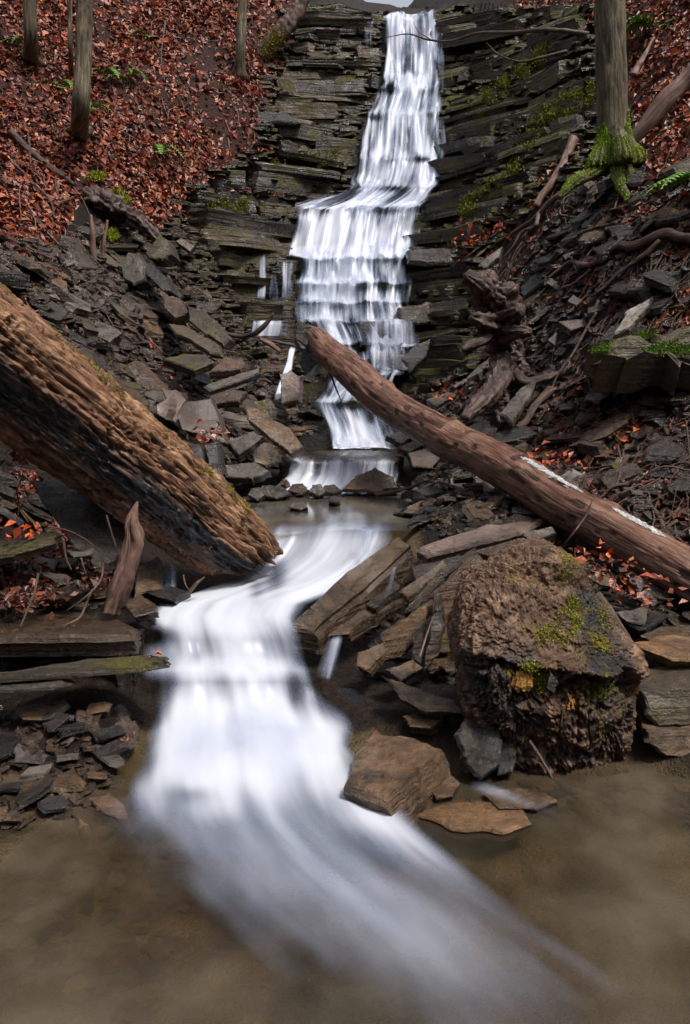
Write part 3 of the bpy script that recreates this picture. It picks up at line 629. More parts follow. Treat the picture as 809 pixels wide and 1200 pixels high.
ribbon('water_strand', [(978, 2.46, 84, 92, .9), (990, 2.42, 80, 102, 1.), (1008, 2.36, 74, 106, 1.), (1022, 2.3, 84, 104, .8)], M['water_soft'], 24, 40, .25, .004, lift=.02, seed=33, parent=cs)
# foam drifting out over the pool
fx0, fy0 = np.meshgrid(np.linspace(-1.15, 1.35, 170), np.linspace(.55, 2.75, 140))
q = np.stack([fx0, fy0, fx0 * 0], -1)
ppx, ppy = proj(np.stack([fx0, fy0, fx0 * 0 + .01], -1))
ax = np.interp(ppy, [900, 960, 1000, 1080, 1186, 1400], [290, 300, 335, 430, 530, 720]); hwl = np.interp(ppy, [900, 960, 1000, 1080, 1186, 1400], [270, 300, 310, 300, 290, 310]); hwr = np.interp(ppy, [900, 960, 1000, 1080, 1186, 1400], [190, 215, 250, 275, 280, 300])
rr = (ppx - ax) / np.where(ppx < ax, hwl, hwr)
dn = np.interp(ppy, [865, 905, 950, 1000, 1060, 1110, 1160, 1230, 1400], [.0, .45, .66, .70, .64, .57, .50, .42, .0]) * np.where(rr < 0, np.exp(-(rr * 1.25) ** 2 * 1.3), 1 - smooth(.0, 1.25, np.abs(rr)))
d2 = .26 * np.exp(-(((ppx - 110) / 60) ** 2 + ((ppy - 1075 + (ppx - 110) * .35) / 32) ** 2)); d2 += .22 * np.exp(-(((ppx - 135) / 45) ** 2 + ((ppy - 1030) / 22) ** 2))
dn = np.clip(np.maximum(dn, d2) + .10 * fbm(np.stack([(fx0 + fy0 * .55) * 7, fy0 * 1.6, fx0 * 0], -1), 4, 2) * 1.5, 0, 1) * smooth(.05, .35, np.maximum(dn, d2))
E = np.minimum(np.minimum((fx0 + 1.15), (1.35 - fx0)), np.minimum(fy0 - .55, 2.75 - fy0)); dn *= smooth(0, .12, E)
me = mesh_np('foam', np.stack([fx0, fy0, .012 + .012 * fbm(q * 2.5, 2, 7) * dn + .03 * dn], -1).reshape(-1, 3), [grid_faces(170, 140)], True)
ang = np.arctan2(fx0 + .45, 3.3 - fy0); rad = np.hypot(fx0 + .45, 3.3 - fy0)
attrv(me, 'flow', np.stack([ang * 1.6, rad * 1.6, fx0 * 0], -1).reshape(-1, 3)); attr(me, 'dens', dn)
link('foam', me, M['foam'], label='white foam drifting out across the brown pool', kind='stuff')
# still water: the pool and the shallow shelf above the cascade
wx, wy = np.meshgrid(np.linspace(-3.2, 4.2, 60), np.linspace(-5, 2.95, 70))
me = mesh_np('pool_water', np.stack([wx, wy, wx * 0], -1).reshape(-1, 3), [grid_faces(60, 70)], True)
link('pool_water', me, M['pool'], label='brown clear pool at the foot of the cascade', kind='structure')
a, b, c_, d = P(285, 584, 6.45), P(500, 584, 6.45), P(480, 633, 4.72), P(300, 633, 4.72)
zz = .56; u_ = np.linspace(0, 1, 30); v_ = np.linspace(0, 1, 40)
pts = np.array([[(a * (1 - u) + b * u) * (1 - v) + (d * (1 - u) + c_ * u) * v for u in u_] for v in v_]); pts[..., 2] = zz; pts[..., 1] += (v_[:, None] ** 4) * (.14 * vnoise(np.stack([pts[..., 0] * 4, pts[..., 0] * 0, pts[..., 0] * 0], -1), 3) + .10)
me = mesh_np('shelf_water', pts.reshape(-1, 3), [grid_faces(30, 40)], True)
link('shelf_water', me, M['pool'], label='shallow brown water on the shelf above the cascade lip', kind='structure')
# ------------------------------------------------------------------ logs
def log_mesh(name, line, rad, nl, ns, disp, endcut=None, seed=0, up=(0, 0, 1)):
    """returns verts etc of a big log; disp(al, th, S, N) -> radial offset, plus fibre coordinates"""
    q = np.array([list(p) + [r] for p, r in zip(line, rad)]); c, t = spline(q, nl); r = c[:, 3]; c = c[:, :3]
    T, S, N = frames(c, up); a = np.linspace(0, 2 * np.pi, ns, endpoint=False)
    al = np.broadcast_to(t[:, None], (nl, ns)); th = np.broadcast_to(a[None], (nl, ns))
    d, cav, ex = disp(al, th, t[-1])
    rr = r[:, None] + d
    v = c[:, None] + rr[..., None] * (np.cos(th)[..., None] * S[:, None] + np.sin(th)[..., None] * N[:, None])
    if endcut is not None: v = v + T[:, None] * endcut(al, th, t[-1])[..., None]
    V = v.reshape(-1, 3); F = [grid_faces(ns, nl, True)]
    fib = np.stack([al, np.cos(th) * r[:, None], np.sin(th) * r[:, None]], -1).reshape(-1, 3)
    # end caps: rings shrinking to the centre
    extra, exf, n0 = [], [], len(V); fb = []
    for row, sgn in ((nl - 1, 1), (0, -1)):
        prev = np.arange(ns) + row * ns
        for k, s in enumerate((.8, .55, .3)):
            ring = c[row] + (v[row] - c[row]) * s + T[row] * sgn * (.03 * (1 - s) + .05 * vnoise(np.stack([np.cos(a) * 4 * s, np.sin(a) * 4 * s, a * 0 + seed], -1), seed + k))[:, None]
            extra.append(ring); idx = n0 + np.arange(ns); n0 += ns
            fb.append(np.stack([a * 0 + row * .01, np.cos(a) * s * .3, np.sin(a) * s * .3], -1))
            i = np.arange(ns); j = (i + 1) % ns
            f = np.stack([prev[i], prev[j], idx[j], idx[i]], 1); exf.append(f if sgn > 0 else f[:, ::-1]); prev = idx
        extra.append(c[row:row + 1] + T[row] * sgn * .03); fb.append(np.zeros((1, 3)))
        i = np.arange(ns); j = (i + 1) % ns; f3 = np.stack([prev[i], prev[j], np.full(ns, n0)], 1); n0 += 1
        exf.append(f3 if sgn > 0 else f3[:, ::-1])
    nE = sum(len(e) for e in extra)
    me = mesh_np(name, np.concatenate([V] + extra), F + exf, True)
    attrv(me, 'fib', np.concatenate([fib] + fb))
    attr(me, 'cav', np.concatenate([cav.ravel(), np.full(nE, .55)]))
    for k, q_ in ex.items(): attr(me, k, np.concatenate([q_.ravel(), np.zeros(nE)]))
    return me, v.reshape(nl, ns, 3), c, T, S, N
def cyl(al, th, ka, kt, r=.25): return np.stack([al * ka, np.cos(th) * r * kt, np.sin(th) * r * kt], -1)
def rot_disp(al, th, L):
    w = al + .14 * vnoise(cyl(al, th, 2.5, 9), 40) + .03 * vnoise(cyl(al, th, 12, 34), 45)
    def an(ka, kt, sd): return vnoise(cyl(w, th, ka, kt), sd)
    f1 = an(4.5, 34, 41) * .42 + an(11, 70, 42) * .34 + an(30, 130, 43) * .26; f3 = an(1.1, 8, 46); f2 = an(20, 150, 44); f4 = an(45, 150, 49)
    flake = .5 * smooth(-.12, -.04, f1) + .3 * smooth(.06, .12, f1) + .2 * smooth(.24, .3, f1)
    f5 = 1 - np.abs(an(1.8, 24, 48)) * 2; f6 = 1 - np.abs(an(3.5, 50, 50)) * 2; pit = smooth(-.10, -.4, f1)
    d = .03 * f3 + .017 * flake + .005 * f2 + .005 * f4 - .012 * pit - .024 * smooth(.7, 1., f5) - .014 * smooth(.6, 1., f6)
    tip = smooth(L - .5, L, al); d = d - .03 * tip * (f3 + .6) - .05 * smooth(L - .12, L, al)
    # under-side: th = 0 is the side facing the camera's right hand (S); N is up
    ang = np.degrees(th); down = smooth(-.15, -.5, np.sin(th - .1) + .12 * f3)
    return d, np.clip(.75 * (1 - smooth(.05, .55, flake)) + .5 * pit + .6 * smooth(.8, 1., f5) + .35 * smooth(.75, 1., f6), 0, 1), {'char_shade': smooth(.0, .25, np.sin(th - math.pi * 1.0 + .05) * 0 + np.clip(-np.sin(th) + .12 * f3 - .02, 0, 1)) * smooth(1., .55, -np.sin(th) + .1 * f2) , 'moss': smooth(.72, .95, np.sin(th)) * smooth(.1, .5, f3 + .25) * .9}
L1 = [P(-190, 285, 3.35), P(-80, 367, 3.5), P(14, 438, 3.7), P(120, 520, 3.98), P(215, 594, 4.28), P(292, 655, 4.5)]
def l1end(al, th, L): return smooth(L - .25, L, al) * (.07 * vnoise(cyl(al * 0, th, 1, 22), 3) + .05 * vnoise(cyl(al * 0, th, 1, 60), 4) + .10 * np.sin(th) - .02)
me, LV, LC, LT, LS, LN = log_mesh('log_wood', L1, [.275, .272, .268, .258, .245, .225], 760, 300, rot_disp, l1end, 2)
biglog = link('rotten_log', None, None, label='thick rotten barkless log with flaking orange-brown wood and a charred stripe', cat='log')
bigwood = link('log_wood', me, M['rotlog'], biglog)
# moss tufts along its upper edge
def tufts(name, base, nrm, n, size, cols, parent, rng, spread=.02):
    base = np.asarray(base); nrm = np.asarray(nrm); i = rng.integers(0, len(base), n)
    b = base[i] + rng.normal(0, spread, (n, 3)); nn = nrm[i] + rng.normal(0, .55, (n, 3)); nn /= np.linalg.norm(nn, axis=1)[:, None]
    t = np.cross(nn, rng.normal(0, 1, (n, 3))); t /= np.linalg.norm(t, axis=1)[:, None]
    s = size * rng.uniform(.5, 1.4, n)[:, None]
    b = b - nn * s * .25
    V = np.stack([b - t * s * .3, b + t * s * .3, b + nn * s + t * s * .15], 1).reshape(-1, 3)
    me = mesh_np(name, V, [np.arange(n * 3).reshape(-1, 3)])
    k = rng.uniform(0, 1, n)[:, None]; c = np.asarray(cols[0]) * (1 - k) + np.asarray(cols[1]) * k
    attrc(me, 'col', np.repeat(c, 3, 0)); me.materials.append(M['moss'])
    o = link(name, me, None, parent, kind='stuff'); return o
MOSSY = ((.07, .065, .008), (.30, .26, .03)); MOSSG = ((.03, .07, .006), (.17, .30, .02))
ns = LV.shape[1]; iu = int(ns * .25)
for (r0, r1, j0, j1, n_) in ((320, 400, 44, 72, 900), (540, 690, 40, 66, 2400), (445, 480, 40, 60, 260)):
    base = LV[r0:r1, j0:j1].reshape(-1, 3); nr = (LV[r0:r1, j0:j1] - LC[r0:r1, None]).reshape(-1, 3); nr = nr / np.linalg.norm(nr, axis=1)[:, None]
    keep = fbm(base * 9, 3, 12) > .05
    if keep.sum() > 10: tufts('moss_patch', base[keep], nr[keep], n_, .010, MOSSY, bigwood, NR, .007)

L2 = [P(371, 397, 7.7), P(384, 411, 7.45), P(414, 436, 7.05), P(449, 468, 6.6), P(491, 495, 6.1), P(530, 517, 5.7), P(588, 546, 5.2), P(664, 593, 4.65), P(735, 632, 4.3), P(795, 667, 4.05), P(880, 716, 3.75), P(980, 770, 3.45), P(1150, 850, 3.1), P(1330, 930, 2.8)]
def smooth_disp(al, th, L):
    f1 = vnoise(cyl(al, th, 1.2, 7, .14), 51); f2 = vnoise(cyl(al, th, 3, 40, .14), 52); f3 = fbm(cyl(al, th, 7, 14, .14), 3, 53); f4 = vnoise(cyl(al, th, 14, 90, .14), 54)
    pit = smooth(.45, .62, vnoise(cyl(al, th, 11, 22, .14), 55)); kn = 0
    for (ka, kt) in ((2.35, 1.9), (3.3, .8), (1.3, 2.4), (3.95, 2.1)): kn = kn + np.exp(-(((al - ka) / .07) ** 2 + ((th - kt) / .35) ** 2))
    d = .012 * f1 + .004 * f2 + .005 * f3 + .0025 * f4 - .008 * pit + .022 * kn - .03 * smooth(.12, 0, al) * (1 + f1)
    return d, np.clip(pit * .8 + .4 * smooth(.2, .5, f2), 0, 1), {}
me, V2, C2, T2, S2, N2 = log_mesh('log_wood', L2, [.115, .128, .148, .148, .142, .14, .14, .138, .136, .136, .14, .14, .14, .14], 500, 96, smooth_disp, lambda al, th, L: -smooth(.25, 0, al) * .12 * (np.sin(th) + vnoise(cyl(al * 0, th, 1, 14, .14), 5)), 4)
slog = link('fallen_log', None, None, label='smooth wet barkless log sloping down across the stream bank with white crust strips', cat='log')
link('log_wood', me, M['smoothlog'], slog)
def crust(a0, a1, jc, wd, n=700):
    nl_, ns_ = V2.shape[:2]; rng = NR
    prx, pry = proj(C2); rows = np.where((prx > a0) & (prx < a1))[0]
    parts = []
    for _ in range(n):
        r = rng.choice(rows); edge = min(r - rows[0], rows[-1] - r) / max(1, len(rows)) * 6
        j = int(round(jc + rng.normal(0, wd) * min(1, edge + .2))) % ns_
        p = V2[r, j]; nn = p - C2[r]; nn /= np.linalg.norm(nn); t = T2[r]; b = np.cross(nn, t)
        L = rng.uniform(.008, .03); w = rng.uniform(.003, .009); k = p + nn * .0025
        parts.append((np.array([k - t * L, k - b * w, k + t * L, k + b * w, k + nn * .006, k - nn * .004]), [np.array([[0, 1, 4], [1, 2, 4], [2, 3, 4], [3, 0, 4], [1, 0, 5], [2, 1, 5], [3, 2, 5], [0, 3, 5]])]))
    v, f = join(parts); link('crust_strip', mesh_np('crust_strip', v, f), M['fungus'], slog, label='thin white crusty strip along the top of the log')
crust(607, 676, 96 * .25 - 1, 1.2, 520); crust(712, 768, 96 * .25 - 1, 1.0, 380)
def stick(name, pts, rad, mat, parent=None, label=None, cat=None, group=None, nl=24, ns=7, rough=.2, seed=0, kind=None):
    pts = np.asarray(pts, float); v, f = tube(pts, rad, nl, ns, rough, seed); o0 = pts[0]
    me = mesh_np(name, v - o0, f, True)
    k = np.arange(len(v)) // ns / nl * 1.; L = np.linalg.norm(np.diff(pts, axis=0), axis=1).sum()
    a = (np.arange(len(v)) % ns) / ns * 2 * np.pi
    attrv(me, 'fib', np.stack([k * L + seed * .37, np.cos(a) * np.mean(rad), np.sin(a) * np.mean(rad)], -1)); attr(me, 'cav', np.zeros(len(v)))
    o = link(name, me, M[mat], parent, label, cat, group, kind); o.location = o0 if parent is None else o0
    return o
stick('broken_branch', [P(655, 648, 4.36), P(668, 630, 4.3), P(690, 598, 4.38), P(694, 586, 4.4)], [.009, .007, .005, .003], 'twig', slog, nl=16)

# dark jagged butt of the fallen log, leaning on the fall
plate('shale_slab', [P(345, 396, 7.7), P(347, 374, 7.75), P(362, 379, 7.7), P(388, 393, 7.6), P(376, 404, 7.55), P(356, 404, 7.55)], (.05, .25, -.08), M['rock_black'], 'black angular rock wedged at the upper end of the smooth log', bump=.01)

# ------------------------------------------------------------------ rotten stump in the foreground and root snag
def blob(name, poly, Y, depth, mat, disp, nth=150, nph=90, squash=.55, seed=0):
    """solid whose outline is the given polygon at distance Y, with real depth"""
    pw = np.array([P(a, b, Y) for a, b in poly]); c = pw.mean(0)
    ang = np.arctan2(pw[:, 2] - c[2], pw[:, 0] - c[0]); rr = np.hypot(pw[:, 2] - c[2], pw[:, 0] - c[0]); o = np.argsort(ang); ang, rr = ang[o], rr[o]
    def rad(t):
        t = (t + np.pi) % (2 * np.pi) - np.pi
        A = np.concatenate([ang - 2 * np.pi, ang, ang + 2 * np.pi]); B = np.tile(rr, 3); return np.interp(t, A, B)
    n = nth; g = np.linspace(-1, 1, n); A_, B_ = np.meshgrid(g, g); o_ = np.ones_like(A_); C = []
    for k in range(6):
        ax_, sg = k // 2, 1 if k % 2 else -1; q = [A_, B_]; q.insert(ax_, o_ * sg); C.append(np.stack(q, -1).reshape(-1, 3))
    Q = np.concatenate(C); F = []
    for k in range(6):
        f = grid_faces(n, n) + k * n * n; F.append(f if (k % 2 == 1) ^ (k // 2 == 1) else f[:, ::-1])
    F = np.concatenate(F)
    key = np.round(Q * 4096).astype(np.int64); uq, inv = np.unique(key, axis=0, return_inverse=True); inv = inv.ravel(); Q = uq / 4096.; F = inv[F]
    dirs = Q / np.maximum(.2, np.abs(Q) ** 6).sum(1, keepdims=True) ** (1 / 6.); dirs = np.sign(Q) * np.abs(Q) ** 5; dirs /= np.linalg.norm(dirs, axis=1)[:, None]
    rho = np.maximum(np.abs(Q[:, 0]), np.abs(Q[:, 2])); phi = np.arctan2(Q[:, 2], Q[:, 0]); r0 = rad(phi) * rho
    rnd_ = 1 - .10 * smooth(.7, 1, np.abs(Q[:, 1])) * rho
    V = np.stack([c[0] + np.cos(phi) * r0 * rnd_, Y + Q[:, 1] * depth * (1 - .12 * smooth(.75, 1, rho)), c[2] + np.sin(phi) * r0 * rnd_], -1)
    fr = smooth(.2, -1, Q[:, 1]); up_ = np.clip((V[:, 2] - c[2] - .03) / .3, -1, 1)
    shf = np.where(up_ > 0, up_ * .24, -up_ * .05) + .10 * smooth(.0, .35, V[:, 0] - c[0] - .05)
    V[:, 1] = (Y + depth) - (Y + depth - V[:, 1]) * np.clip(1 - shf / (2 * depth), .25, 1)
    d, cav, ex = disp(V, dirs); V = V + dirs * d[..., None]
    me = mesh_np(name, V.reshape(-1, 3), [F], True)
    attrv(me, 'fib', (V - c).reshape(-1, 3)[:, [2, 0, 1]] * np.array([5., 1, 1]) + .15 * vnoise(V.reshape(-1, 3) * 6, 3)[:, None]); attr(me, 'cav', cav)
    for k, q_ in ex.items(): attr(me, k, q_)
    return me, V, dirs
def stump_disp(V, D):
    Wp = V + .03 * np.stack([vnoise(V * 9, 67), vnoise(V * 9, 68), vnoise(V * 9, 69)], -1)
    n1 = fbm(V * 5, 3, 61); n2 = fbm(Wp * 22, 5, 62, .68); n3 = 1 - np.abs(fbm(Wp * np.array([11, 11, 8]), 4, 63, .6)) * 2; n4 = fbm(V * 90, 2, 64)
    pl = .5 * smooth(-.06, .0, n2) + .3 * smooth(.12, .17, n2) + .2 * smooth(.28, .33, n2); pit = smooth(-.02, -.3, n2); cracks = smooth(.72, 1., n3)
    px, py = proj(V)
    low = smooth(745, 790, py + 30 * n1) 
    groove = np.exp(-((px - 690 - (py - 700) * .25) / 22) ** 2) * smooth(660, 700, py) * smooth(790, 770, py)
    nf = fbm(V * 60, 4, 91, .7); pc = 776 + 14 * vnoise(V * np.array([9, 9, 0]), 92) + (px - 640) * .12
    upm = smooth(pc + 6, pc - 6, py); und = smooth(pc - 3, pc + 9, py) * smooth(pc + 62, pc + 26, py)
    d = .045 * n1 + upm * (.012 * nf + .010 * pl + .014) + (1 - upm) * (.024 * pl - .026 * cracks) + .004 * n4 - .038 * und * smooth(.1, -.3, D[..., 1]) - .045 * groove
    pl = np.where(upm > .5, .35 + .65 * smooth(-.12, .12, nf), pl); cracks = cracks * (1 - .8 * upm); pit = pit * (1 - .6 * upm)
    m = np.zeros_like(px)
    for (a, b, ra, rb_) in ((668, 720, 18, 28), (655, 745, 26, 16), (706, 745, 14, 40), (615, 790, 22, 12), (660, 668, 14, 20), (700, 815, 22, 9), (718, 845, 12, 22), (625, 685, 20, 10)):
        m = np.maximum(m, smooth(2.3, .6, np.hypot((px - a) / ra, (py - b) / rb_)))
    return d, np.clip(.8 * (1 - smooth(0, .5, pl)) + .4 * pit + cracks * .5, 0, 1), {'char_shade': np.clip(low * .85 * smooth(-.2, .3, fbm(V * 5, 3, 99)) + groove, 0, 1), 'moss': m * smooth(.4, -.1, D[..., 1])}  # on the stump this mask paints shade over the lower half and groove
stump = link('rotten_stump', None, None, label='crumbling brown rotten stump with yellow-green moss and a raw orange scar', cat='stump')
poly = [(546, 722), (558, 690), (585, 668), (612, 650), (640, 648), (672, 662), (700, 690), (722, 735), (741, 785), (739, 840), (727, 878), (700, 906), (650, 910), (610, 895), (572, 850), (550, 835), (545, 780)]
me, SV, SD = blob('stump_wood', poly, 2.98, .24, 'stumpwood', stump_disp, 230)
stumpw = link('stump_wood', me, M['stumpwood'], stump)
spx, spy = proj(SV)
front = SD[..., 1] < .25
for (a, b, ra, rb_, n_) in ((668, 722, 14, 22, 1500), (652, 742, 22, 12, 900), (622, 783, 11, 9, 600), (706, 742, 8, 34, 700), (632, 800, 7, 12, 400), (662, 672, 9, 16, 350), (702, 812, 14, 6, 300)):
    k = front & (np.hypot((spx - a) / ra, (spy - b) / rb_) < 1) & (fbm(SV * 20, 2, 8) > -.25)
    if k.sum() > 4: tufts('moss_patch', SV[k], SD[k], int(n_ * 1.6), .007, ((.08, .085, .008), (.34, .36, .03)), stumpw, NR, .008)
k = front & (np.hypot((spx - 612) / 11, (spy - 797) / 9) < 1)
def chips(name, pts, nr, n, mat, parent, size=.014):
    parts = []
    for _ in range(n):
        i = NR.integers(0, len(pts)); p = pts[i] + nr[i] * .003; a = np.array((NR.normal(0, .4), 0, 1.)); a /= np.linalg.norm(a); b = np.cross(nr[i], a); b /= np.linalg.norm(b)
        l = NR.uniform(.6, 1.6) * size; w = NR.uniform(.25, .5) * size; t = nr[i] * NR.uniform(.004, .01)
        parts.append((np.array([p - a * l - b * w, p - a * l + b * w, p + a * l + b * w * .6, p + a * l - b * w * .6]).repeat(2, 0) + np.array([[0] * 3, [1] * 3] * 4) * t[None] - t * .5, [np.array([[1, 3, 5, 7], [0, 1, 3, 2], [2, 3, 5, 4], [4, 5, 7, 6], [6, 7, 1, 0]])]))
    v, f = join(parts); link(name, mesh_np(name, v, f), M[mat], parent, label='raw orange broken wood')
chips('raw_wood', SV[k], SD[k], 90, 'orange_wood', stumpw)
k = front & (np.hypot((spx - 668) / 6, (spy - 822) / 9) < 1)
chips('raw_wood', SV[k], SD[k], 14, 'orange_wood', stumpw, .010)
plate('stone_chip', [P(641, 806, 2.66), P(645, 789, 2.68), P(655, 800, 2.67), P(650, 812, 2.66)], (.005, .03, 0), M['rock_black'], 'glossy black chip of stone lodged in the rotten stump', 'stone', bump=.002)

snag = link('root_snag', None, None, label='dark gnarled upright root snag behind the smooth log', cat='snag')
def limb(name, pts, rad, mat, parent, **kw): return stick(name, [P(*p) for p in pts], rad, mat, parent, **kw)
def gnarly(name, pts, rad, mat, parent, nl=80, ns=28, amp=.35, seed=0):
    pts = np.array([P(*p) for p in pts]); q = np.concatenate([pts, np.array(rad)[:, None]], 1); c, t = spline(q, nl); r = c[:, 3]; c = c[:, :3]; T, S, N = frames(c, (0, 1, .2))
    a = np.linspace(0, 2 * np.pi, ns, endpoint=False); al = np.broadcast_to(t[:, None], (nl, ns)); th = np.broadcast_to(a[None], (nl, ns))
    f = vnoise(cyl(al, th, 3, 12, .12), seed) * .5 + vnoise(cyl(al, th, 9, 26, .12), seed + 1) * .35 + vnoise(cyl(al, th, 22, 70, .12), seed + 2) * .25
    f = f + .35 * np.abs(vnoise(cyl(al, th, 15, 45, .12), seed + 5)) - .25 * smooth(.25, 0, np.abs(vnoise(cyl(al, th, 4, 22, .12), seed + 6)))
    f = f + .55 * fbm(cyl(al, th, 16, 34, .12), 4, seed + 9, .65)
    if mat == 'shard': f = .7 * vnoise(cyl(al, th, 3, 110, .04), seed) + .5 * vnoise(cyl(al, th, 9, 240, .04), seed + 1) + .35 * fbm(cyl(al, th, 12, 60, .04), 3, seed + 3)
    rr = r[:, None] * (1 + amp * f * 1.5)
    v = c[:, None] + rr[..., None] * (np.cos(th)[..., None] * S[:, None] + np.sin(th)[..., None] * N[:, None])
    V = v.reshape(-1, 3); n0 = len(V); V = np.concatenate([V, c[:1] - T[:1] * r[0] * .4, c[-1:] + T[-1:] * r[-1] * .4]); i = np.arange(ns); k = (i + 1) % ns; b = (nl - 1) * ns
    F3 = np.concatenate([np.stack([np.full(ns, n0), k, i], 1), np.stack([np.full(ns, n0 + 1), b + i, b + k], 1)])
    me = mesh_np(name, V, [F3, grid_faces(ns, nl, True)], True)
    attrv(me, 'fib', np.concatenate([np.stack([al, np.cos(th) * r[:, None], np.sin(th) * r[:, None]], -1).reshape(-1, 3), np.zeros((2, 3))])); attr(me, 'cav', np.concatenate([smooth(.0, -.4, f).ravel(), [0, 0]]))
    return link(name, me, M[mat], parent)
gnarly('trunk', [(606, 520, 6.75), (600, 470, 6.9), (597, 430, 6.95), (593, 395, 6.95), (588, 368, 6.9), (572, 342, 6.85), (562, 322, 6.82)], [.24, .17, .13, .13, .17, .13, .07], 'snag', snag, 220, 70, .4, 70)
gnarly('knob', [(575, 350, 6.85), (560, 332, 6.7), (547, 322, 6.65)], [.09, .09, .05], 'snag', snag, 70, 40, .4, 74)
gnarly('knob', [(590, 375, 6.8), (604, 366, 6.65), (610, 362, 6.6)], [.09, .07, .05], 'snag', snag, 60, 36, .4, 75)
gnarly('knob', [(592, 390, 6.8), (609, 389, 6.65), (622, 390, 6.62)], [.08, .06, .035], 'snag', snag, 60, 36, .4, 76)
gnarly('knob', [(585, 385, 6.85), (566, 378, 6.7), (552, 372, 6.65)], [.10, .07, .03], 'snag', snag, 60, 36, .4, 79)
gnarly('root', [(590, 425, 6.8), (578, 455, 6.55), (560, 475, 6.3), (545, 490, 6.1)], [.09, .08, .07, .03], 'snag', snag, 100, 36, .35, 77)
gnarly('root', [(604, 440, 6.85), (618, 448, 6.7), (640, 443, 6.7), (655, 436, 6.8)], [.07, .045, .03, .015], 'snag', snag, 34, 14, .3, 78)
gnarly('root', [(580, 370, 6.9), (570, 395, 6.75), (552, 405, 6.65), (542, 410, 6.6)], [.07, .05, .04, .02], 'snag', snag, 34, 14, .3, 80)

# ------------------------------------------------------------------ named stones
def S(pts, ext, mat, label, **kw): return plate('stream_stone' if kw.get('group', '').startswith('stones') else 'shale_flake' if kw.get('group') else 'shale_slab', [P(*p) for p in pts], ext, M[mat], label, **kw)
def SZ(pts, z, th, mat, label, **kw): return plate('shale_slab', [PZ(a, b, z) for a, b in pts], (.01, .03, -th), M[mat], label, **kw)
# foreground right
plate('boulder', [P(402, 920, 2.44), P(414, 880, 2.70), P(438, 850, 2.88), P(480, 861, 2.80), P(522, 876, 2.70), P(490, 910, 2.50), P(455, 938, 2.34)], (.06, .02, -.24), M['rock_brown'], 'blunt brown block of stone jutting into the white water below the cascade', bump=.011, jag=.008)
plate('boulder', [P(548, 836, 2.84), P(575, 833, 2.86), P(592, 868, 2.78), P(588, 896, 2.72), P(566, 914, 2.66), P(541, 888, 2.7), P(534, 860, 2.76)], (.04, .14, -.03), M['rock_grey'], 'upright grey rough stone standing beside the rotten stump', bump=.016)
S([(586, 872, 2.8), (598, 865, 2.82), (608, 880, 2.8), (602, 907, 2.72), (584, 908, 2.7)], (.03, .1, -.02), 'rock_black', 'small blue-black stone at the foot of the rotten stump', bump=.01)
SZ([(488, 952), (520, 938), (560, 934), (615, 944), (624, 962), (590, 974), (530, 970)], .02, .06, 'rock_tan', 'flat tan slab awash at the edge of the pool')
SZ([(565, 927), (600, 921), (640, 928), (654, 937), (630, 946), (585, 945)], .03, .05, 'rock_tan', 'flat orange-tan slab under the trickle beside the grey stone')
S([(505, 921, 2.62), (530, 908, 2.68), (541, 917, 2.66), (532, 932, 2.58), (512, 936, 2.56)], (0, .04, -.06), 'rock_brown', 'small brown wedge stone in the gap below the blunt block')
SZ([(455, 795), (490, 805), (535, 820), (545, 832), (500, 830), (470, 815)], .19, .05, 'rock_brown', 'thin brown slab lying under the leaning slabs near the white water')
SZ([(472, 838), (505, 830), (525, 838), (505, 852), (480, 850)], .12, .05, 'rock_tan', 'pale slab half covered by foam beside the blunt block')
# leaning slab pile, right of the cascade
S([(339, 731, 3.72), (407, 668, 4.12), (470, 626, 4.52), (484, 638, 4.5), (428, 690, 4.08), (370, 737, 3.68)], (.02, .02, -.15), 'rock_brown', 'long leaning square-edged slab beside the cascade lip', jag=.008)
S([(384, 742, 3.72), (420, 716, 3.95), (448, 701, 4.12), (477, 699, 4.16), (440, 722, 3.92), (409, 739, 3.72)], (.01, .03, -.07), 'rock_brown', 'wet flat brown slab under the long leaning slab with water running off')
S([(448, 742, 3.6), (500, 707, 3.78), (503, 713, 3.77), (497, 745, 3.7), (470, 772, 3.6), (450, 776, 3.55)], (.06, .14, .0), 'rock_brown', 'thick brown slab standing on edge in the leaning pile', bump=.008)
S([(512, 693, 3.72), (532, 672, 3.82), (556, 651, 3.9), (567, 659, 3.88), (548, 698, 3.8), (537, 735, 3.72), (527, 768, 3.62), (505, 768, 3.6)], (.05, .12, -.02), 'rock', 'tall dark slab leaning upright in the pile beside the rotten stump', bump=.009)
S([(472, 716, 3.8), (516, 664, 3.98), (558, 640, 4.1), (561, 646, 4.08), (526, 674, 3.92), (482, 717, 3.76)], (.02, .03, -.07), 'rock', 'narrow slanting slab across the top of the leaning pile')
S([(488, 641, 4.52), (530, 627, 4.62), (571, 614, 4.7), (619, 608, 4.72), (643, 606, 4.72), (613, 622, 4.55), (574, 632, 4.48), (500, 650, 4.42)], (.0, .03, -.07), 'rock_purple', 'long thin pale slab lying flat on top of the pile')
S([(612, 624, 4.42), (648, 616, 4.5), (653, 624, 4.46), (622, 634, 4.36)], (.0, .03, -.06), 'rock_grey', 'short grey slab end resting beside the long thin pale slab')
S([(556, 645, 4.3), (600, 632, 4.42), (620, 637, 4.38), (577, 652, 4.22)], (.0, .03, -.05), 'rock', 'splintered grey slab tucked under the long thin pale slab')
S([(480, 664, 4.35), (540, 648, 4.4), (556, 655, 4.3), (500, 690, 4.15), (486, 686, 4.15)], (.02, .05, -.1), 'rock_black', 'dark broken slab in the hollow behind the leaning slabs')
S([(512, 700, 3.6), (520, 735, 3.55), (512, 770, 3.5), (496, 790, 3.46), (500, 760, 3.5)], (.03, .08, 0), 'rock', 'thin black shard standing in front of the tall dark slab')
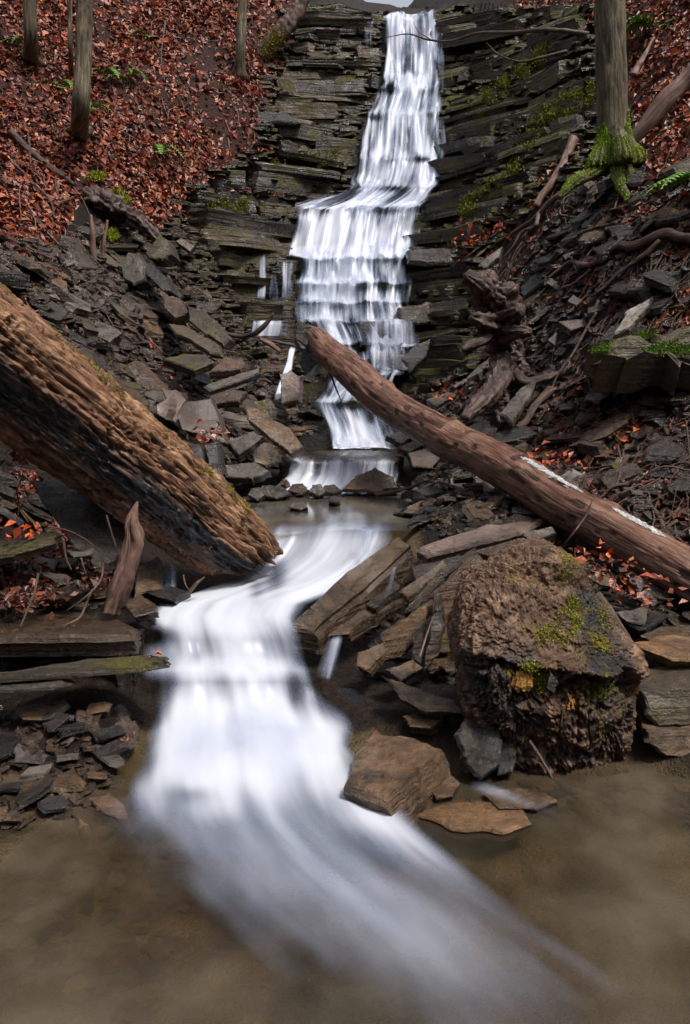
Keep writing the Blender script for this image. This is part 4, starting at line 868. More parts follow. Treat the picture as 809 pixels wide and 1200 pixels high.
S([(420, 764, 3.5), (450, 752, 3.6), (455, 762, 3.58), (432, 786, 3.42), (418, 780, 3.42)], (.02, .05, -.05), 'rock_tan', 'small tan flake at the foot of the leaning pile')
S([(555, 672, 4.0), (596, 664, 4.1), (590, 680, 3.95), (562, 690, 3.86)], (0, .04, -.04), 'rock_grey', 'small grey flake between the tall dark slab and the rotten stump')
S([(560, 702, 3.78), (573, 668, 3.92), (581, 672, 3.92), (568, 722, 3.74), (553, 748, 3.62)], (.02, .05, -.01), 'rock_black', 'black thin slab leaning against the tall dark slab')
S([(468, 692, 3.95), (520, 655, 4.14), (527, 661, 4.12), (478, 701, 3.88)], (.01, .03, -.05), 'rock_brown', 'thin brown slab under the narrow slanting slab')
S([(428, 708, 3.98), (462, 679, 4.18), (471, 685, 4.14), (440, 713, 3.92)], (.01, .03, -.05), 'rock', 'thin dark slab between the long leaning slab and the wet flat slab')
S([(484, 742, 3.6), (505, 721, 3.7), (513, 730, 3.68), (494, 776, 3.5), (484, 772, 3.5)], (.03, .06, -.01), 'rock', 'jagged dark slab behind the pale upright twig')
S([(545, 737, 3.55), (556, 700, 3.66), (563, 706, 3.66), (557, 762, 3.5), (546, 778, 3.48)], (.02, .06, -.01), 'rock_black', 'narrow black slab hard against the rotten stump')
S([(452, 784, 3.42), (485, 772, 3.5), (496, 782, 3.45), (470, 798, 3.36)], (0, .04, -.04), 'rock_brown', 'flat brown flake at the foot of the jagged dark slab')
# right edge
S([(748, 808, 2.98), (812, 806, 2.98), (860, 806, 2.98), (860, 850, 2.94), (770, 852, 2.92), (757, 838, 2.93)], (.04, .25, .0), 'rock_moss', 'squared moss-coated block beside the rotten stump')
S([(755, 853, 2.9), (860, 852, 2.9), (860, 900, 2.84), (780, 886, 2.84), (757, 870, 2.86)], (.04, .2, -.01), 'rock_brown', 'brown block below the moss-coated block at the pool edge')
S([(738, 752, 3.25), (770, 744, 3.4), (860, 742, 3.45), (860, 772, 3.2), (790, 770, 3.15)], (.0, .04, -.06), 'rock_tan', 'tan slab bridging behind the rotten stump')
S([(752, 742, 3.45), (775, 732, 3.55), (860, 728, 3.6), (860, 744, 3.5), (765, 748, 3.4)], (.0, .04, -.05), 'rock_brown', 'rusty slab stacked on the tan slab')
S([(722, 716, 3.6), (762, 708, 3.7), (757, 732, 3.55), (738, 728, 3.55)], (.0, .05, -.03), 'rock_grey', 'grey flake leaning under the fallen log')
S([(735, 678, 3.9), (748, 672, 3.95), (772, 706, 3.75), (766, 712, 3.72)], (.02, .05, -.02), 'rock_grey', 'narrow grey sliver leaning under the fallen log')
# left ledges
S([(-90, 730, 3.55), (14, 724, 3.6), (72, 713, 3.72), (134, 715, 3.7), (163, 733, 3.42), (158, 744, 3.26), (118, 746, 3.22), (-90, 748, 3.2)], (.0, .03, -.1), 'rock_brown', 'broad brown ledge slab with a flat wet top beside the white water', bump=.004, jag=.007)
S([(-90, 792, 2.96), (14, 786, 3.0), (60, 778, 3.06), (103, 771, 3.12), (177, 766, 3.16), (196, 769, 3.14), (199, 776, 3.06), (170, 781, 3.03), (96, 787, 2.97), (-90, 800, 2.9)], (.0, .06, -.032), 'rock_moss', 'thin mossy slab poking out over the white water below the ledge', jag=.006, bump=.004)
S([(-90, 806, 2.92), (20, 799, 2.96), (76, 797, 2.98), (83, 801, 2.95), (60, 806, 2.92), (-90, 815, 2.86)], (.0, .08, -.025), 'rock_grey', 'thin grey sheet of shale under the mossy slab', jag=.006, bump=.003)
S([(-90, 756, 3.28), (150, 762, 3.3), (150, 860, 3.3), (-90, 880, 3.3)], (0, .3, 0), 'rock_black', 'undercut rock face beneath the stacked ledges, painted black as shade', bump=.03, jag=.02)  # darkness of the recess put into a black rock face
S([(-60, 912, 2.62), (14, 908, 2.68), (60, 905, 2.72), (95, 906, 2.71), (102, 913, 2.66), (95, 922, 2.6), (-60, 926, 2.54)], (.0, .03, -.045), 'rock_brown', 'flat tan-brown slab low in the undercut stack', jag=.008)
S([(57, 882, 2.84), (98, 880, 2.86), (99, 900, 2.8), (80, 906, 2.76), (65, 902, 2.76)], (.0, .1, -.01), 'rock_tan', 'brick-like brown stone on the low flat slab')
S([(14, 872, 2.85), (40, 868, 2.88), (58, 884, 2.8), (50, 894, 2.75), (16, 892, 2.75)], (.0, .1, -.01), 'rock_grey', 'layered grey stone beside the brick-like stone')
S([(72, 868, 2.92), (96, 864, 2.95), (99, 874, 2.9), (86, 880, 2.87), (74, 878, 2.87)], (.0, .08, -.01), 'rock_grey', 'small pale wet stone behind the brick-like stone')
S([(103, 934, 2.58), (128, 928, 2.62), (146, 944, 2.54), (155, 963, 2.46), (138, 958, 2.46), (112, 948, 2.52)], (.0, .05, -.04), 'rock_brown', 'triangular brown slab pointing into the foam')
S([(92, 957, 2.46), (104, 964, 2.44), (116, 990, 2.38), (125, 1014, 2.32), (112, 1040, 2.24), (106, 1018, 2.28), (96, 985, 2.36)], (-.05, .05, -.03), 'rock_brown', 'brown fin of stone standing on edge at the shallow margin')
S([(-60, 988, 2.42), (40, 983, 2.46), (72, 985, 2.46), (68, 992, 2.42), (-60, 997, 2.36)], (.0, .04, -.05), 'rock_black', 'low dark ledge slab at the shallow margin')
S([(123, 832, 3.12), (138, 828, 3.14), (150, 842, 3.1), (140, 850, 3.06), (124, 846, 3.06)], (.0, .06, -.01), 'rock_grey', 'pale rounded stone in the undercut beside the cascade')
for (a, b, c, d) in ((122, 850, 136, 905), (134, 848, 146, 895), (110, 858, 122, 890), (142, 855, 154, 880)):
    S([(a, b, 3.02), ((a + c) / 2, b - 4, 3.04), (c, b + 6, 3.02), (c - 2, d, 2.88), (a + 3, d - 6, 2.88)], (.02, .06, 0), 'rock', 'thin upright shale flake in the undercut beside the cascade', group='upright flakes in the undercut')
# under the big log, left
S([(36, 562, 4.02), (69, 562, 4.12), (112, 586, 4.12), (148, 614, 4.16), (150, 642, 3.98), (118, 668, 3.82), (87, 638, 3.84), (50, 588, 3.92)], (.0, .06, -.05), 'rock_grey', 'large smooth grey slab leaning under the rotten log', bump=.003, jag=.005)
S([(-40, 640, 3.7), (14, 628, 3.8), (45, 621, 3.86), (71, 624, 3.82), (66, 633, 3.7), (14, 649, 3.6), (-40, 660, 3.55)], (.0, .03, -.05), 'rock_moss', 'olive slab with a moss skin in front of the large grey slab')
S([(42, 702, 3.62), (70, 684, 3.72), (94, 679, 3.76), (108, 688, 3.68), (80, 700, 3.58)], (.0, .04, -.06), 'rock_moss', 'wedge slab with a green top on the broad ledge')
S([(44, 668, 3.75), (75, 672, 3.8), (96, 682, 3.74), (70, 684, 3.68)], (.0, .04, -.02), 'rock_grey', 'thin blue-grey flake above the wedge slab')
S([(78, 644, 3.86), (112, 642, 3.9), (106, 650, 3.8), (86, 652, 3.78)], (.0, .03, -.02), 'rock_grey', 'thin pale flake resting against the large grey slab')
S([(142, 704, 3.72), (165, 696, 3.84), (182, 706, 3.76), (184, 716, 3.66), (158, 722, 3.6)], (.0, .05, -.05), 'rock_brown', 'brown stone wedged between the splintered wood and the white water')
S([(160, 664, 4.15), (185, 650, 4.3), (190, 690, 4.05), (158, 698, 3.95)], (0, .1, -.06), 'rock_brown', 'brown slab in the hollow under the rotten log')
S([(172, 694, 3.98), (200, 686, 4.08), (222, 692, 4.05), (205, 704, 3.92)], (0, .05, -.05), 'rock_black', 'wet black stone below the small side trickle')
# upper left scree
S([(220, 119, 12.35), (244, 117, 12.4), (292, 130, 12.35), (340, 132, 12.4), (354, 141, 12.25), (300, 143, 12.15), (246, 130, 12.15)], (.0, .4, -.06), 'rock_black', 'dark overhanging ledge at the top edge of the leafy gully')
S([(218, 470, 6.75), (248, 466, 6.85), (258, 490, 6.75), (266, 519, 6.6), (240, 512, 6.55), (214, 502, 6.5), (205, 486, 6.6)], (.02, .14, -.06), 'rock_purple', 'broad mauve plate standing in the scree beside the rotten log', bump=.003)
S([(188, 452, 6.9), (205, 455, 6.9), (220, 468, 6.85), (206, 488, 6.7), (214, 503, 6.6), (199, 492, 6.65), (194, 470, 6.8)], (.02, .12, -.04), 'rock_purple', 'folded mauve plate leaning behind the broad mauve plate')
S([(183, 474, 6.6), (199, 465, 6.65), (198, 480, 6.6), (194, 491, 6.55), (184, 485, 6.55)], (.04, .12, -.03), 'rock_purple', 'small mauve block beside the broad mauve plate')
S([(286, 473, 7.1), (301, 478, 7.1), (340, 500, 6.9), (355, 522, 6.75), (340, 530, 6.7), (318, 514, 6.78), (289, 490, 6.95)], (.02, .12, -.07), 'rock_brown', 'long pale brown block leaning in the scree by the flat ledge', bump=.004, jag=.006)
S([(266, 516, 6.7), (298, 504, 6.85), (310, 510, 6.8), (295, 522, 6.65), (280, 532, 6.55)], (.0, .06, -.08), 'rock_grey', 'grey tilted slab under the long pale brown block')
plate('boulder', [P(296, 528, 6.6), P(310, 517, 6.7), P(324, 522, 6.68), P(330, 540, 6.6), P(312, 548, 6.52), P(298, 542, 6.52)], (.0, .15, -.03), M['rock_brown'], 'rounded rusty brown boulder under the long pale brown block', bump=.012)
S([(296, 470, 7.2), (312, 466, 7.25), (320, 478, 7.15), (318, 490, 7.1), (302, 480, 7.12)], (.03, .15, -.02), 'rock_moss', 'olive block behind the long pale brown block')
S([(222, 522, 6.3), (236, 516, 6.35), (242, 552, 6.2), (230, 556, 6.15)], (.03, .1, -.02), 'rock', 'grey block standing beside the rotten log end')
S([(240, 520, 6.3), (254, 516, 6.35), (261, 556, 6.2), (246, 562, 6.15)], (.03, .1, -.02), 'rock_black', 'dark block standing beside the rotten log end')
S([(262, 544, 6.45), (300, 540, 6.55), (318, 552, 6.45), (296, 562, 6.35), (262, 558, 6.35)], (.0, .08, -.06), 'rock_grey', 'flat grey slab at the water line near the rotten log end')
S([(195, 378, 8.1), (214, 380, 8.1), (240, 392, 7.9), (258, 404, 7.75), (259, 415, 7.65), (246, 412, 7.65), (206, 390, 7.9)], (.02, .14, -.06), 'rock_moss', 'long mossy slab slanting down the left scree')
S([(190, 420, 7.6), (215, 414, 7.75), (244, 415, 7.7), (250, 424, 7.55), (228, 433, 7.4)], (.0, .06, -.07), 'rock_moss', 'pale mossy-topped slab below the long mossy slab')
S([(245, 435, 7.45), (264, 416, 7.7), (289, 425, 7.6), (282, 432, 7.5)], (.0, .05, -.08), 'rock', 'layered flat stone above the stacked flakes on the left scree')
S([(238, 452, 7.35), (270, 440, 7.5), (303, 432, 7.6), (306, 436, 7.55), (280, 446, 7.4), (246, 457, 7.25)], (.0, .05, -.05), 'rock_grey', 'thin buckled sheet of stone spanning the left scree')
S([(244, 464, 7.2), (268, 456, 7.3), (290, 458, 7.3), (280, 470, 7.15), (252, 472, 7.1)], (.0, .05, -.06), 'rock', 'layered flake stack below the buckled sheet')
plate('boulder', [P(141, 312, 8.6), P(150, 295, 8.7), P(162, 294, 8.7), P(173, 312, 8.6), P(170, 328, 8.5), P(156, 333, 8.45), P(144, 326, 8.5)], (.03, .2, -.05), M['rock_moss'], 'olive rounded boulder high on the left scree', bump=.012)
plate('boulder', [P(170, 296, 8.9), P(186, 274, 9.05), P(197, 280, 9.0), P(203, 298, 8.9), P(190, 304, 8.8), P(174, 302, 8.8)], (.03, .25, -.05), M['rock_moss'], 'pyramid-shaped olive boulder at the edge of the fallen leaves', bump=.008)
S([(167, 304, 8.75), (176, 306, 8.7), (196, 325, 8.5), (203, 342, 8.35), (190, 340, 8.35), (172, 322, 8.55)], (.04, .15, -.05), 'rock_black', 'dark slanting slab below the pyramid-shaped boulder')
S([(218, 357, 8.3), (238, 362, 8.2), (258, 380, 8.0), (270, 396, 7.85), (262, 404, 7.8), (240, 392, 7.9), (220, 375, 8.1)], (.04, .2, -.06), 'rock_moss', 'big dark slab with a green flank above the long mossy slab')
S([(190, 345, 8.4), (212, 350, 8.35), (222, 366, 8.2), (205, 372, 8.15), (192, 362, 8.25)], (.04, .2, -.06), 'rock', 'blocky dark stone beside the big dark slab')
S([(83, 326, 8.2), (100, 328, 8.2), (112, 344, 8.05), (108, 350, 8.0), (90, 338, 8.1)], (.02, .08, -.04), 'rock_tan', 'pale tan flake in the scree above the rotten log')
S([(92, 350, 7.9), (122, 352, 7.9), (118, 360, 7.8), (95, 358, 7.8)], (.0, .06, -.04), 'rock_grey', 'flat grey flake below the pale tan flake')
S([(94, 380, 7.5), (112, 374, 7.6), (140, 392, 7.4), (128, 400, 7.3), (104, 392, 7.4)], (.0, .08, -.06), 'rock_grey', 'grey rounded slab jutting over a hollow above the rotten log')
S([(46, 260, 8.4), (58, 264, 8.4), (80, 282, 8.2), (78, 290, 8.15), (60, 280, 8.25)], (.0, .08, -.04), 'rock_grey', 'blue-grey diamond flake among the fallen leaves')
S([(14, 286, 8.0), (34, 294, 7.95), (32, 300, 7.9), (14, 296, 7.9)], (.0, .06, -.03), 'rock_grey', 'slim grey flake among leaves above the rotten log')
S([(206, 282, 9.6), (212, 278, 9.65), (228, 288, 9.5), (222, 294, 9.45)], (.0, .08, -.04), 'rock_grey', 'white-edged flake lying in the leaf gully')
# stream stones around the flat ledge
S([(326, 535, 7.0), (345, 530, 7.35), (382, 527, 7.75), (453, 527, 7.78), (474, 533, 7.3), (462, 541, 6.98), (400, 541, 6.96), (330, 541, 6.94)], (.0, .03, -.18), 'rock_brown', 'broad flat ledge stone with water running over it', jag=.006, bump=.003)
plate('boulder', [P(400, 573, 6.45), P(416, 556, 6.55), P(440, 546, 6.6), P(462, 558, 6.55), P(470, 572, 6.45), P(440, 577, 6.4)], (.0, .2, -.06), M['rock_brown'], 'brown pointed boulder in the water below the flat ledge', bump=.012)
for i, (a, b, w, hh, Y) in enumerate(((350, 574, 26, 12, 6.4), (372, 576, 20, 14, 6.3), (388, 574, 26, 10, 6.35), (320, 578, 44, 16, 6.2), (350, 594, 22, 8, 5.7), (392, 586, 14, 8, 5.9), (334, 566, 12, 7, 6.6), (300, 580, 20, 14, 6.1))):
    S([(a - w / 2, b, Y), (a - w * .3, b - hh * .6, Y + .05), (a + w * .2, b - hh * .7, Y + .06), (a + w / 2, b, Y), (a + w * .1, b + hh * .4, Y - .06)], (.0, .1, -.05), ('rock', 'rock_grey', 'rock_black')[i % 3], 'small stone in the shallow shelf water below the flat ledge', group='stones in the shelf water', bump=.01)
S([(327, 437, 8.45), (340, 433, 8.5), (353, 440, 8.45), (350, 470, 8.3), (330, 474, 8.25)], (.03, .2, -.03), 'rock_purple', 'upright brown slab splitting the thin left strands of water')
S([(356, 402, 8.0), (378, 398, 8.0), (372, 425, 7.85), (358, 440, 7.8), (350, 425, 7.9)], (.05, .2, -.05), 'rock_black', 'black jagged rock under the upper end of the smooth log')
S([(372, 420, 7.8), (384, 424, 7.75), (378, 440, 7.7), (370, 434, 7.7)], (.03, .1, -.03), 'rock_moss', 'small olive block beneath the smooth log')
plate('boulder', [P(418, 376, 9.85), P(450, 375, 9.85), P(488, 378, 9.8), P(490, 402, 9.7), P(455, 408, 9.66), P(422, 404, 9.7)], (.0, .35, -.05), M['rock_black'], 'dark square boulder veiled by thin water in the fall', bump=.012)
plate('boulder', [P(430, 420, 9.3), P(446, 405, 9.4), P(470, 405, 9.4), P(486, 420, 9.3), P(480, 434, 9.2), P(440, 436, 9.2)], (.0, .3, -.05), M['rock_black'], 'dark rounded boulder veiled by water below the square boulder', bump=.014)
S([(476, 292, 10.6), (505, 290, 10.7), (556, 291, 10.6), (560, 304, 10.4), (500, 308, 10.35), (478, 305, 10.4)], (.0, .5, -.03), 'rock', 'thick dark overhanging block at the edge of the fall', bump=.01)
S([(466, 360, 9.95), (500, 352, 10.0), (530, 358, 9.95), (528, 378, 9.8), (490, 380, 9.75), (468, 374, 9.8)], (.0, .4, -.02), 'rock', 'rusty brown block beside the square boulder')
S([(478, 530, 6.9), (498, 525, 7.0), (516, 536, 6.9), (508, 548, 6.75), (484, 546, 6.75)], (.0, .12, -.06), 'rock_purple', 'reddish stone beside the flat ledge')
S([(452, 510, 7.4), (490, 495, 7.5), (505, 500, 7.45), (470, 520, 7.25)], (.0, .06, -.06), 'rock_black', 'dark slab between the fall and the smooth log')
S([(466, 524, 7.2), (500, 508, 7.35), (512, 512, 7.3), (480, 530, 7.05)], (.0, .06, -.06), 'rock', 'tilted slab next to the reddish stone')
S([(470, 420, 8.6), (488, 402, 8.8), (506, 396, 8.85), (500, 416, 8.6), (480, 436, 8.4)], (.04, .2, -.05), 'rock_black', 'wet blue-black slab leaning at the side of the fall')
S([(500, 468, 7.4), (528, 458, 7.6), (536, 462, 7.55), (512, 476, 7.3)], (.0, .06, -.04), 'rock_grey', 'pale slab edge just above the smooth log')
S([(553, 546, 5.75), (565, 532, 5.9), (572, 560, 5.7), (560, 580, 5.6)], (.02, .1, -.02), 'rock', 'short block standing under the smooth log')
S([(528, 560, 6.1), (538, 552, 6.2), (540, 580, 6.0), (528, 584, 5.95)], (.03, .1, -.02), 'rock_brown', 'squat brown block near the stream gravel')
# right bank plates
S([(718, 392, 6.0), (734, 363, 6.2), (766, 346, 6.3), (763, 356, 6.25), (738, 384, 6.05)], (.02, .06, -.05), 'rock_grey', 'pale grey plate on the right bank above the mossy ledge')
S([(655, 376, 7.0), (690, 372, 7.1), (702, 378, 7.0), (670, 386, 6.9)], (.0, .06, -.05), 'rock_grey', 'thin grey plate below the winding root')
S([(642, 398, 6.8), (653, 388, 6.9), (650, 404, 6.75)], (.02, .05, -.02), 'rock_grey', 'small pale triangular chip on the right bank')
S([(665, 352, 7.1), (672, 345, 7.2), (683, 352, 7.15), (676, 358, 7.05)], (.02, .05, -.02), 'rock_purple', 'small pale blocky chip below the winding root')
S([(560, 310, 8.4), (575, 298, 8.6), (590, 288, 8.7), (586, 300, 8.55), (570, 312, 8.35)], (.02, .06, -.05), 'rock_grey', 'grey diamond plate beside the root snag top')
S([(668, 520, 5.75), (700, 508, 5.85), (744, 500, 5.9), (740, 508, 5.8), (700, 518, 5.7)], (.0, .05, -.04), 'rock_moss', 'thin pale slab holding leaves behind the smooth log')
S([(652, 556, 5.4), (672, 548, 5.5), (688, 556, 5.45), (676, 578, 5.25), (660, 576, 5.25)], (.02, .08, -.03), 'rock_grey', 'round-shouldered grey stone just behind the smooth log')
S([(618, 538, 5.9), (640, 526, 6.05), (672, 522, 6.05), (640, 538, 5.85)], (.0, .06, -.04), 'rock_moss', 'olive slab edge behind the smooth log')
S([(585, 485, 6.4), (610, 455, 6.6), (632, 440, 6.7), (622, 462, 6.5), (600, 495, 6.25)], (.02, .06, -.05), 'rock_grey', 'pale slab leaning on the bank beside the root snag')
S([(690, 402, 5.75), (720, 396, 5.85), (760, 388, 5.9), (830, 378, 5.9), (900, 375, 5.9), (900, 420, 5.5), (800, 428, 5.5), (730, 425, 5.55), (700, 425, 5.6)], (.05, .5, -.05), 'rock_moss', 'overhanging ledge slab capped with bright green moss', bump=.03, jag=.03, layers=7)
# ------------------------------------------------------------------ moss cushions on the overhanging ledge
def moss_thing(poly_px, n, size, label, cols=MOSSG, lift=.03, lo=4.5, Yoff=None):
    xs = np.array([p[0] for p in poly_px]); ys = np.array([p[1] for p in poly_px]); b, nr = [], []
    while len(b) < 500:
        a, c = NR.uniform(xs.min(), xs.max()), NR.uniform(ys.min(), ys.max())
        if inpoly(np.array([a]), np.array([c]), poly_px)[0]:
            b.append(P(a, c, Yoff(a, c)) if Yoff else hit(a, c, lo) + np.array((0, -.02, lift))); nr.append((0, -.55, .85))
    o = tufts('moss_cushion', np.array(b), np.array(nr), n, size, cols, None, NR, .008); o['label'] = label; o['category'] = 'moss'; o['kind'] = 'thing'
    return o
moss_thing([(690, 412), (712, 402), (745, 392), (768, 386), (770, 394), (740, 404), (715, 414)], 7000, .012, 'bright green moss cushion along the overhanging ledge', Yoff=lambda a, c: 5.82 + (a - 720) * .0008 - (c - 400) * .008)
moss_thing([(752, 408), (800, 396), (850, 394), (850, 410), (800, 414), (760, 418)], 6000, .012, 'green moss patch on the ledge below the pale grey plate', Yoff=lambda a, c: 5.7 - (c - 405) * .008)
for poly, n_, lab in (([(540, 130), (600, 90), (640, 60), (650, 70), (600, 110), (560, 150)], 5000, 'yellow-green moss on the upper mossy cliff ledges'), ([(590, 180), (640, 130), (690, 110), (690, 130), (640, 160), (600, 200)], 5000, 'yellow-green moss on the cliff ledges beside the mossy tree'), ([(530, 250), (570, 225), (600, 200), (606, 210), (570, 240), (540, 262)], 4000, 'yellow-green moss low on the mossy cliff'), ([(320, 200), (345, 190), (395, 185), (395, 200), (340, 212)], 2600, 'yellow-green moss on a ledge of the leafy-side cliff'), ([(240, 245), (290, 243), (330, 250), (320, 256), (250, 256)], 2200, 'yellow-green moss strip on the low leafy-side cliff')):
    xs = np.array([p[0] for p in poly]); ys = np.array([p[1] for p in poly]); b = []
    for _ in range(4000):
        a_, c_ = NR.uniform(xs.min(), xs.max()), NR.uniform(ys.min(), ys.max())
        if inpoly(np.array([a_]), np.array([c_]), poly)[0] and vnoise(np.array([a_ / 9, c_ / 5, 0.]), 5) > .05: b.append(hit(a_, c_, 6) + np.array((0, -.22, .05)))
        if len(b) > 220: break
    o = tufts('moss_growth', np.array(b), np.tile((0., -.6, .7), (len(b), 1)), n_, .022, ((.06, .07, .008), (.24, .25, .025)), None, NR, .03); o['label'] = lab; o['category'] = 'moss'; o['kind'] = 'thing'
# ------------------------------------------------------------------ trees
def tree(pts, rad, label, rootsp, mossto=0., lean_up=7., limbs=3, seed=0, nl=120, ns=44, mat='bark', group=None, fluff=0):
    pts = [np.asarray(p, float) for p in pts]; base = pts[0]; top = pts[-1]
    d = pts[-1] - pts[-2]; d /= np.linalg.norm(d); pts = pts + [top + d * lean_up]; rad = list(rad) + [rad[-1] * .55]
    root = link('tree', None, None, label=label, cat='tree', group=group); root.location = base
    def disp(al, th, L):
        r0 = rad[1]; f = vnoise(cyl(al, th, 5, 30, r0), seed) * .5 + vnoise(cyl(al, th, 14, 60, r0), seed + 1) * .3; fl = smooth(.45 * r0 / .15, 0, al)
        lob = .5 + .5 * np.cos(th * 5 + seed)
        return r0 * (.10 * f + fl ** 2 * .9 * lob + .25 * fl), smooth(.05, -.35, f) * .8, {'moss': smooth(mossto, mossto * .3, al + .15 * f) if mossto else np.zeros_like(al)}
    me, V, C, T, S_, N_ = log_mesh('trunk', pts, rad, nl, ns, disp, None, seed, up=(0, 1, 0))
    co = np.empty(len(me.vertices) * 3, np.float32); me.vertices.foreach_get('co', co); co = co.reshape(-1, 3) - base.astype(np.float32); me.vertices.foreach_set('co', co.ravel())
    trk = link('trunk', me, M[mat], root)
    rg = random.Random(seed + 5)
    for k in range(limbs):
        i = int(nl * (.72 + .25 * k / max(1, limbs))); p0 = C[i]; a = rg.uniform(0, 6.28); r0 = rad[-2] * .4
        q = [p0, p0 + np.array((math.cos(a) * .6, math.sin(a) * .6, .7)), p0 + np.array((math.cos(a) * 1.5, math.sin(a) * 1.4, 1.9)), p0 + np.array((math.cos(a) * 2.1, math.sin(a) * 2.2, 3.4))]
        v, f = tube(q, [r0, r0 * .75, r0 * .45, r0 * .12], 30, 9, .12, k); me = mesh_np('limb', v - base, f, True); attrv(me, 'fib', v); attr(me, 'cav', v[:, 0] * 0); attr(me, 'moss', v[:, 0] * 0); link('limb', me, M[mat], root)
    for q, r in rootsp:
        v, f = tube(q, r, 40, 12, .25, seed); me = mesh_np('root', v - base, f, True); attrv(me, 'fib', v); attr(me, 'cav', v[:, 0] * 0); attr(me, 'moss', np.clip(1.2 - np.linalg.norm(v - base, axis=1) * 1.6, 0, 1) if mossto else v[:, 0] * 0); link('root', me, M[mat], root)
    if fluff:
        rv = np.concatenate([tube(q, r, 40, 12, .25, seed)[0] for q, r in rootsp]); cz = np.concatenate([np.repeat(spline(np.asarray(q), 40)[0], 12, 0).tolist() + [q[0], q[-1]] for q, r in rootsp]); nr = rv - cz; nr /= np.maximum(1e-4, np.linalg.norm(nr, axis=1))[:, None]
        kk = (nr[:, 2] > -.2) & (np.linalg.norm(rv - base, axis=1) < .75) & (fbm(rv * 8, 2, 3) > -.15); tufts('moss_sleeve', rv[kk] - base, nr[kk], 9000, .013, ((.11, .22, .010), (.42, .60, .05)), trk, NR, .005)
        k = (np.linalg.norm(V - base, axis=-1) < .75) & (V[..., 2] < base[2] + .6); Vd = np.concatenate([V[:-1] * (1 - q_) + V[1:] * q_ for q_ in (0, .14, .28, .42, .57, .71, .85)]); Cd = np.concatenate([C[:-1] * (1 - q_) + C[1:] * q_ for q_ in (0, .14, .28, .42, .57, .71, .85)]); k = (np.linalg.norm(Vd - base, axis=-1) < .75) & (Vd[..., 2] < base[2] + .6); b = Vd[k]; nr = (Vd - Cd[:, None])[k]; nr /= np.linalg.norm(nr, axis=1)[:, None]
        kk = fbm(b * 7, 3, 4) > -.6 + 1.4 * np.clip((b[:, 2] - base[2] - .12) / .5, 0, 1); tufts('moss_sleeve', b[kk] - base, nr[kk], fluff * 4, .011, ((.11, .22, .010), (.42, .60, .05)), trk, NR, .005)
    return root, C
Yt = 8.2; b = P(720, 196, Yt)
rt = [([b + np.array((.05, -.05, .06)), P(742, 212, 8.0), P(758, 225, 7.85), P(768, 246, 7.6)], [.07, .055, .04, .02]), ([b + np.array((-.05, -.05, .06)), P(696, 203, 8.1), P(676, 212, 8.0), P(655, 232, 7.9)], [.07, .06, .05, .025]),
      ([b + np.array((0, -.1, .03)), P(726, 214, 7.95), P(736, 232, 7.8), P(750, 250, 7.6)], [.06, .05, .035, .02])]
tree([b, P(719, 165, Yt), P(717, 90, Yt), P(715, 14, Yt), P(714, -60, Yt)], [.16, .15, .148, .142, .138], 'straight grey-brown tree with a bright moss-covered root flare above the right bank', rt, .35, 5., 3, 90, fluff=9000)
tree([hit(93, 155) + np.array((0, 0, -.05)), P(95, 120, 9.15), P(98, 70, 9.25), P(99, 14, 9.3), P(99, -60, 9.3)], [.10, .095, .09, .088, .085], 'slim tree trunk growing out of the leaf-covered slope', [], .5, 4., 2, 95)
tree([hit(280, 88) + np.array((0, 0, -.05)), P(282, 60, 12.6), P(284, 14, 12.7), P(286, -50, 12.7)], [.085, .075, .07, .065], 'thin dark tree at the top of the leafy slope near the cliff', [], 0, 4., 2, 97, 80, 24)
tree([hit(36, 70) + np.array((0, 0, -.05)), P(36, 40, 10.2), P(35, 14, 10.2), P(34, -50, 10.2)], [.10, .08, .078, .075], 'dark trunk at the upper end of the leafy slope', [], .4, 4., 2, 98, 80, 24)
tree([hit(84, 90) + np.array((0, 0, -.05)), P(83, 60, 10.6), P(82, 14, 10.6), P(80, -40, 10.6)], [.035, .03, .03, .027], 'spindly sapling behind the slim tree trunk', [], 0, 2., 1, 99, 60, 14)
gn = link('leaning_stub', None, None, label='short mossy leaning trunk at the corner of the cliff top', cat='stump')
s0 = hit(311, 62)
gnarly('trunk', [(306, 70, s0[1] - .05), (318, 52, s0[1] - .1), (334, 32, s0[1] - .1), (348, 14, s0[1] - .05), (358, -10, s0[1])], [.15, .13, .13, .12, .11], 'root', gn, 60, 24, .2, 81)
tb = np.array([P(a, c, s0[1] - .22) for a, c in ((312, 60), (318, 52), (323, 46), (328, 38))]); tufts('moss_patch', tb, np.tile((-.3, -.6, .5), (4, 1)), 2200, .02, MOSSY, gn, NR, .06)

# ------------------------------------------------------------------ exposed roots on the right bank
def groot(px, rad, label, off=.10, nl=60, mat='root', dY=0.):
    pts = [hit(a, b, 4.5) + np.array((0, -.04 + dY, off)) for a, b in px]
    return stick('exposed_root', pts, np.linspace(rad[0], rad[1], len(pts)) * 1.35, mat, None, label, 'root', nl=nl, ns=9, rough=.3, seed=len(px) * 7 + int(px[0][0]))
groot([(830, 300), (795, 293), (775, 290), (758, 296), (742, 303), (722, 303), (708, 312), (696, 322), (680, 324), (662, 323), (650, 332), (640, 340)], (.038, .012), 'thick winding bare root crossing the bank under the mossy tree')
groot([(770, 298), (755, 312), (735, 326), (715, 342), (700, 356), (690, 362)], (.02, .007), 'thin root dropping below the thick winding root')
groot([(671, 174), (664, 190), (655, 210), (645, 226), (634, 240), (627, 252)], (.045, .03), 'pale bare branch leaning against the bank below the mossy tree', off=.09, mat='shard')
groot([(664, 235), (646, 246), (634, 258), (622, 270), (606, 280), (590, 290), (572, 300), (556, 312)], (.03, .01), 'root creeping down toward the root snag')
groot([(630, 262), (626, 276), (610, 284), (600, 300), (590, 312)], (.022, .008), 'forked root among orange leaves beside the root snag')
